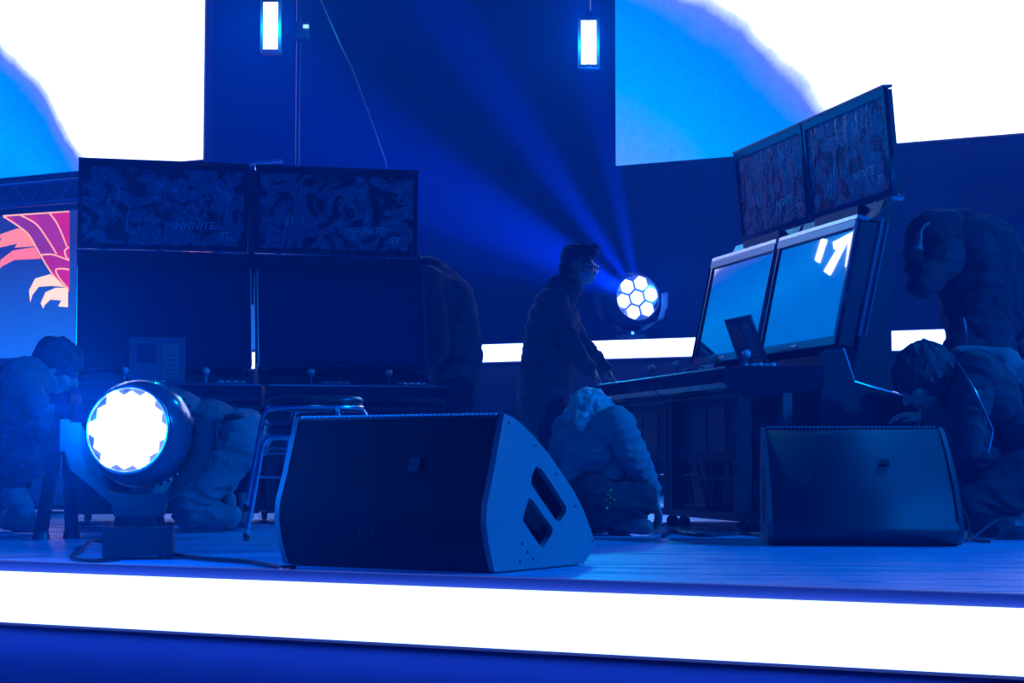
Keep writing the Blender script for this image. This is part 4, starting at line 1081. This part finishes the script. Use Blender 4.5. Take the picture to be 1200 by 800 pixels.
# ------------------------------------------------------------------ small things
# pale case behind the squatting person
q = floor_at(46, 601); t = thing('road_case', 'pale road case standing on the floor behind the squatting person', 'case', q, lrz)
box('case_body', -.16, .19, 0, .4, .02, .50, M['pale'], t, bevel=.006)
for z in (.02, .49):
    bm = bmesh.new(); abox(bm, -.165, .195, -.005, .405, z, z + .02); fin('edge_rail', bm, M['grey'], t)
for x in (-.13, .16):
    for y in (.04, .36):
        bm = bmesh.new(); lathe(bm, [(.015, 0), (.015, .02)], Matrix.Translation((x, y, 0)), 10); fin('foot', bm, M['cable'], t)
# slanted dark stand
t = thing('slanted_stand', 'dark slanted A-frame stand between the big lamp and the squatting person', 'stand', at(66, 540, 6.9).xy.to_3d())
o_ = t.location
Ys = o_.y
for a, b_, dy in (((74, 470), (48, 628), 0), ((80, 470), (84, 622), .12)):
    p0 = at(*a, Ys + dy); p1 = at(*b_, Ys + dy); p1.z = .022
    bm = bmesh.new(); d = (p1 - p0); obox(bm, (p0 + p1) / 2 - o_, V((.022, 0, 0)), V((0, .022, 0)), d / 2); lg = fin('leg', bm, M['box_dark'], t, bevel=.004)
    bm = bmesh.new(); lathe(bm, [(.035, 0), (.03, .03)], Matrix.Translation(V((p1.x, p1.y, 0)) - o_), 12); fin('foot', bm, M['cable'], lg)
bm = bmesh.new(); obox(bm, at(77, 468, Ys + .06) - o_, (.04, 0, 0), (0, .09, 0), (0, 0, .02)); fin('hinge_plate', bm, M['black'], t, bevel=.004)


def cable(label, pts, r=.007, m='cable'):
    bm = bmesh.new(); tube(bm, smooth_path(pts, 6), r, 6); o = fin('power_cable', bm, M[m], None, True); return tag(o, label, 'cable')


fl = lambda x, y, z=.008: floor_at(x, y) + V((0, 0, z))
cable('black power cable trailing from the big lamp along the stage edge', [fl(200, 652), fl(235, 657), fl(290, 661), fl(330, 668), fl(345, 667)])
cable('black cable looping beside the base of the big moving head lamp', [fl(130, 640), fl(108, 640, .02), fl(95, 648), fl(84, 655), fl(105, 660), fl(140, 657)])
cable('thin pale cable running up from the floor by the dark wedge speaker', [fl(1132, 636), fl(1143, 634, .02), fl(1157, 632, .05), fl(1170, 631, .075)], .006, 'grey')
cable('dark cable hanging at the edge of the dark wedge speaker', [at(1128, 596, 6.62), at(1133, 606, 6.62), at(1136, 618, 6.6), fl(1137, 634), fl(1160, 637)], .005)
q = fl(1183, 632, 0); t = thing('junction_box', 'small dark cable box on the floor by the kneeling dark-haired person', 'box', q)
box('shell', -.05, .06, -.04, .05, .004, .05, M['grey'], t, bevel=.008); box('socket', -.02, .02, -.046, -.04, .015, .035, M['black'], t)
# clutter under the side-on cabinets
for k, (x, y) in enumerate(((790, 617), (826, 612), (870, 620))):
    q = floor_at(x, y) ; q = q + bb * .1
cable('black cable bundle lying under the side-on cabinets', [fl(778, 630), fl(790, 624), fl(803, 627), fl(830, 629), fl(870, 627), fl(900, 630)], .01)

GROUPS = {'arcade machine': 'arcade cabinets standing in two pairs', 'stool': 'stools in one stack', 'speaker': 'wedge floor speakers', 'person': 'crew members at work on the stage',
          'stage light': None, 'screen': None}
for o in bpy.data.objects:
    if o.parent is None and GROUPS.get(o.get('category')): o['group'] = GROUPS[o['category']]
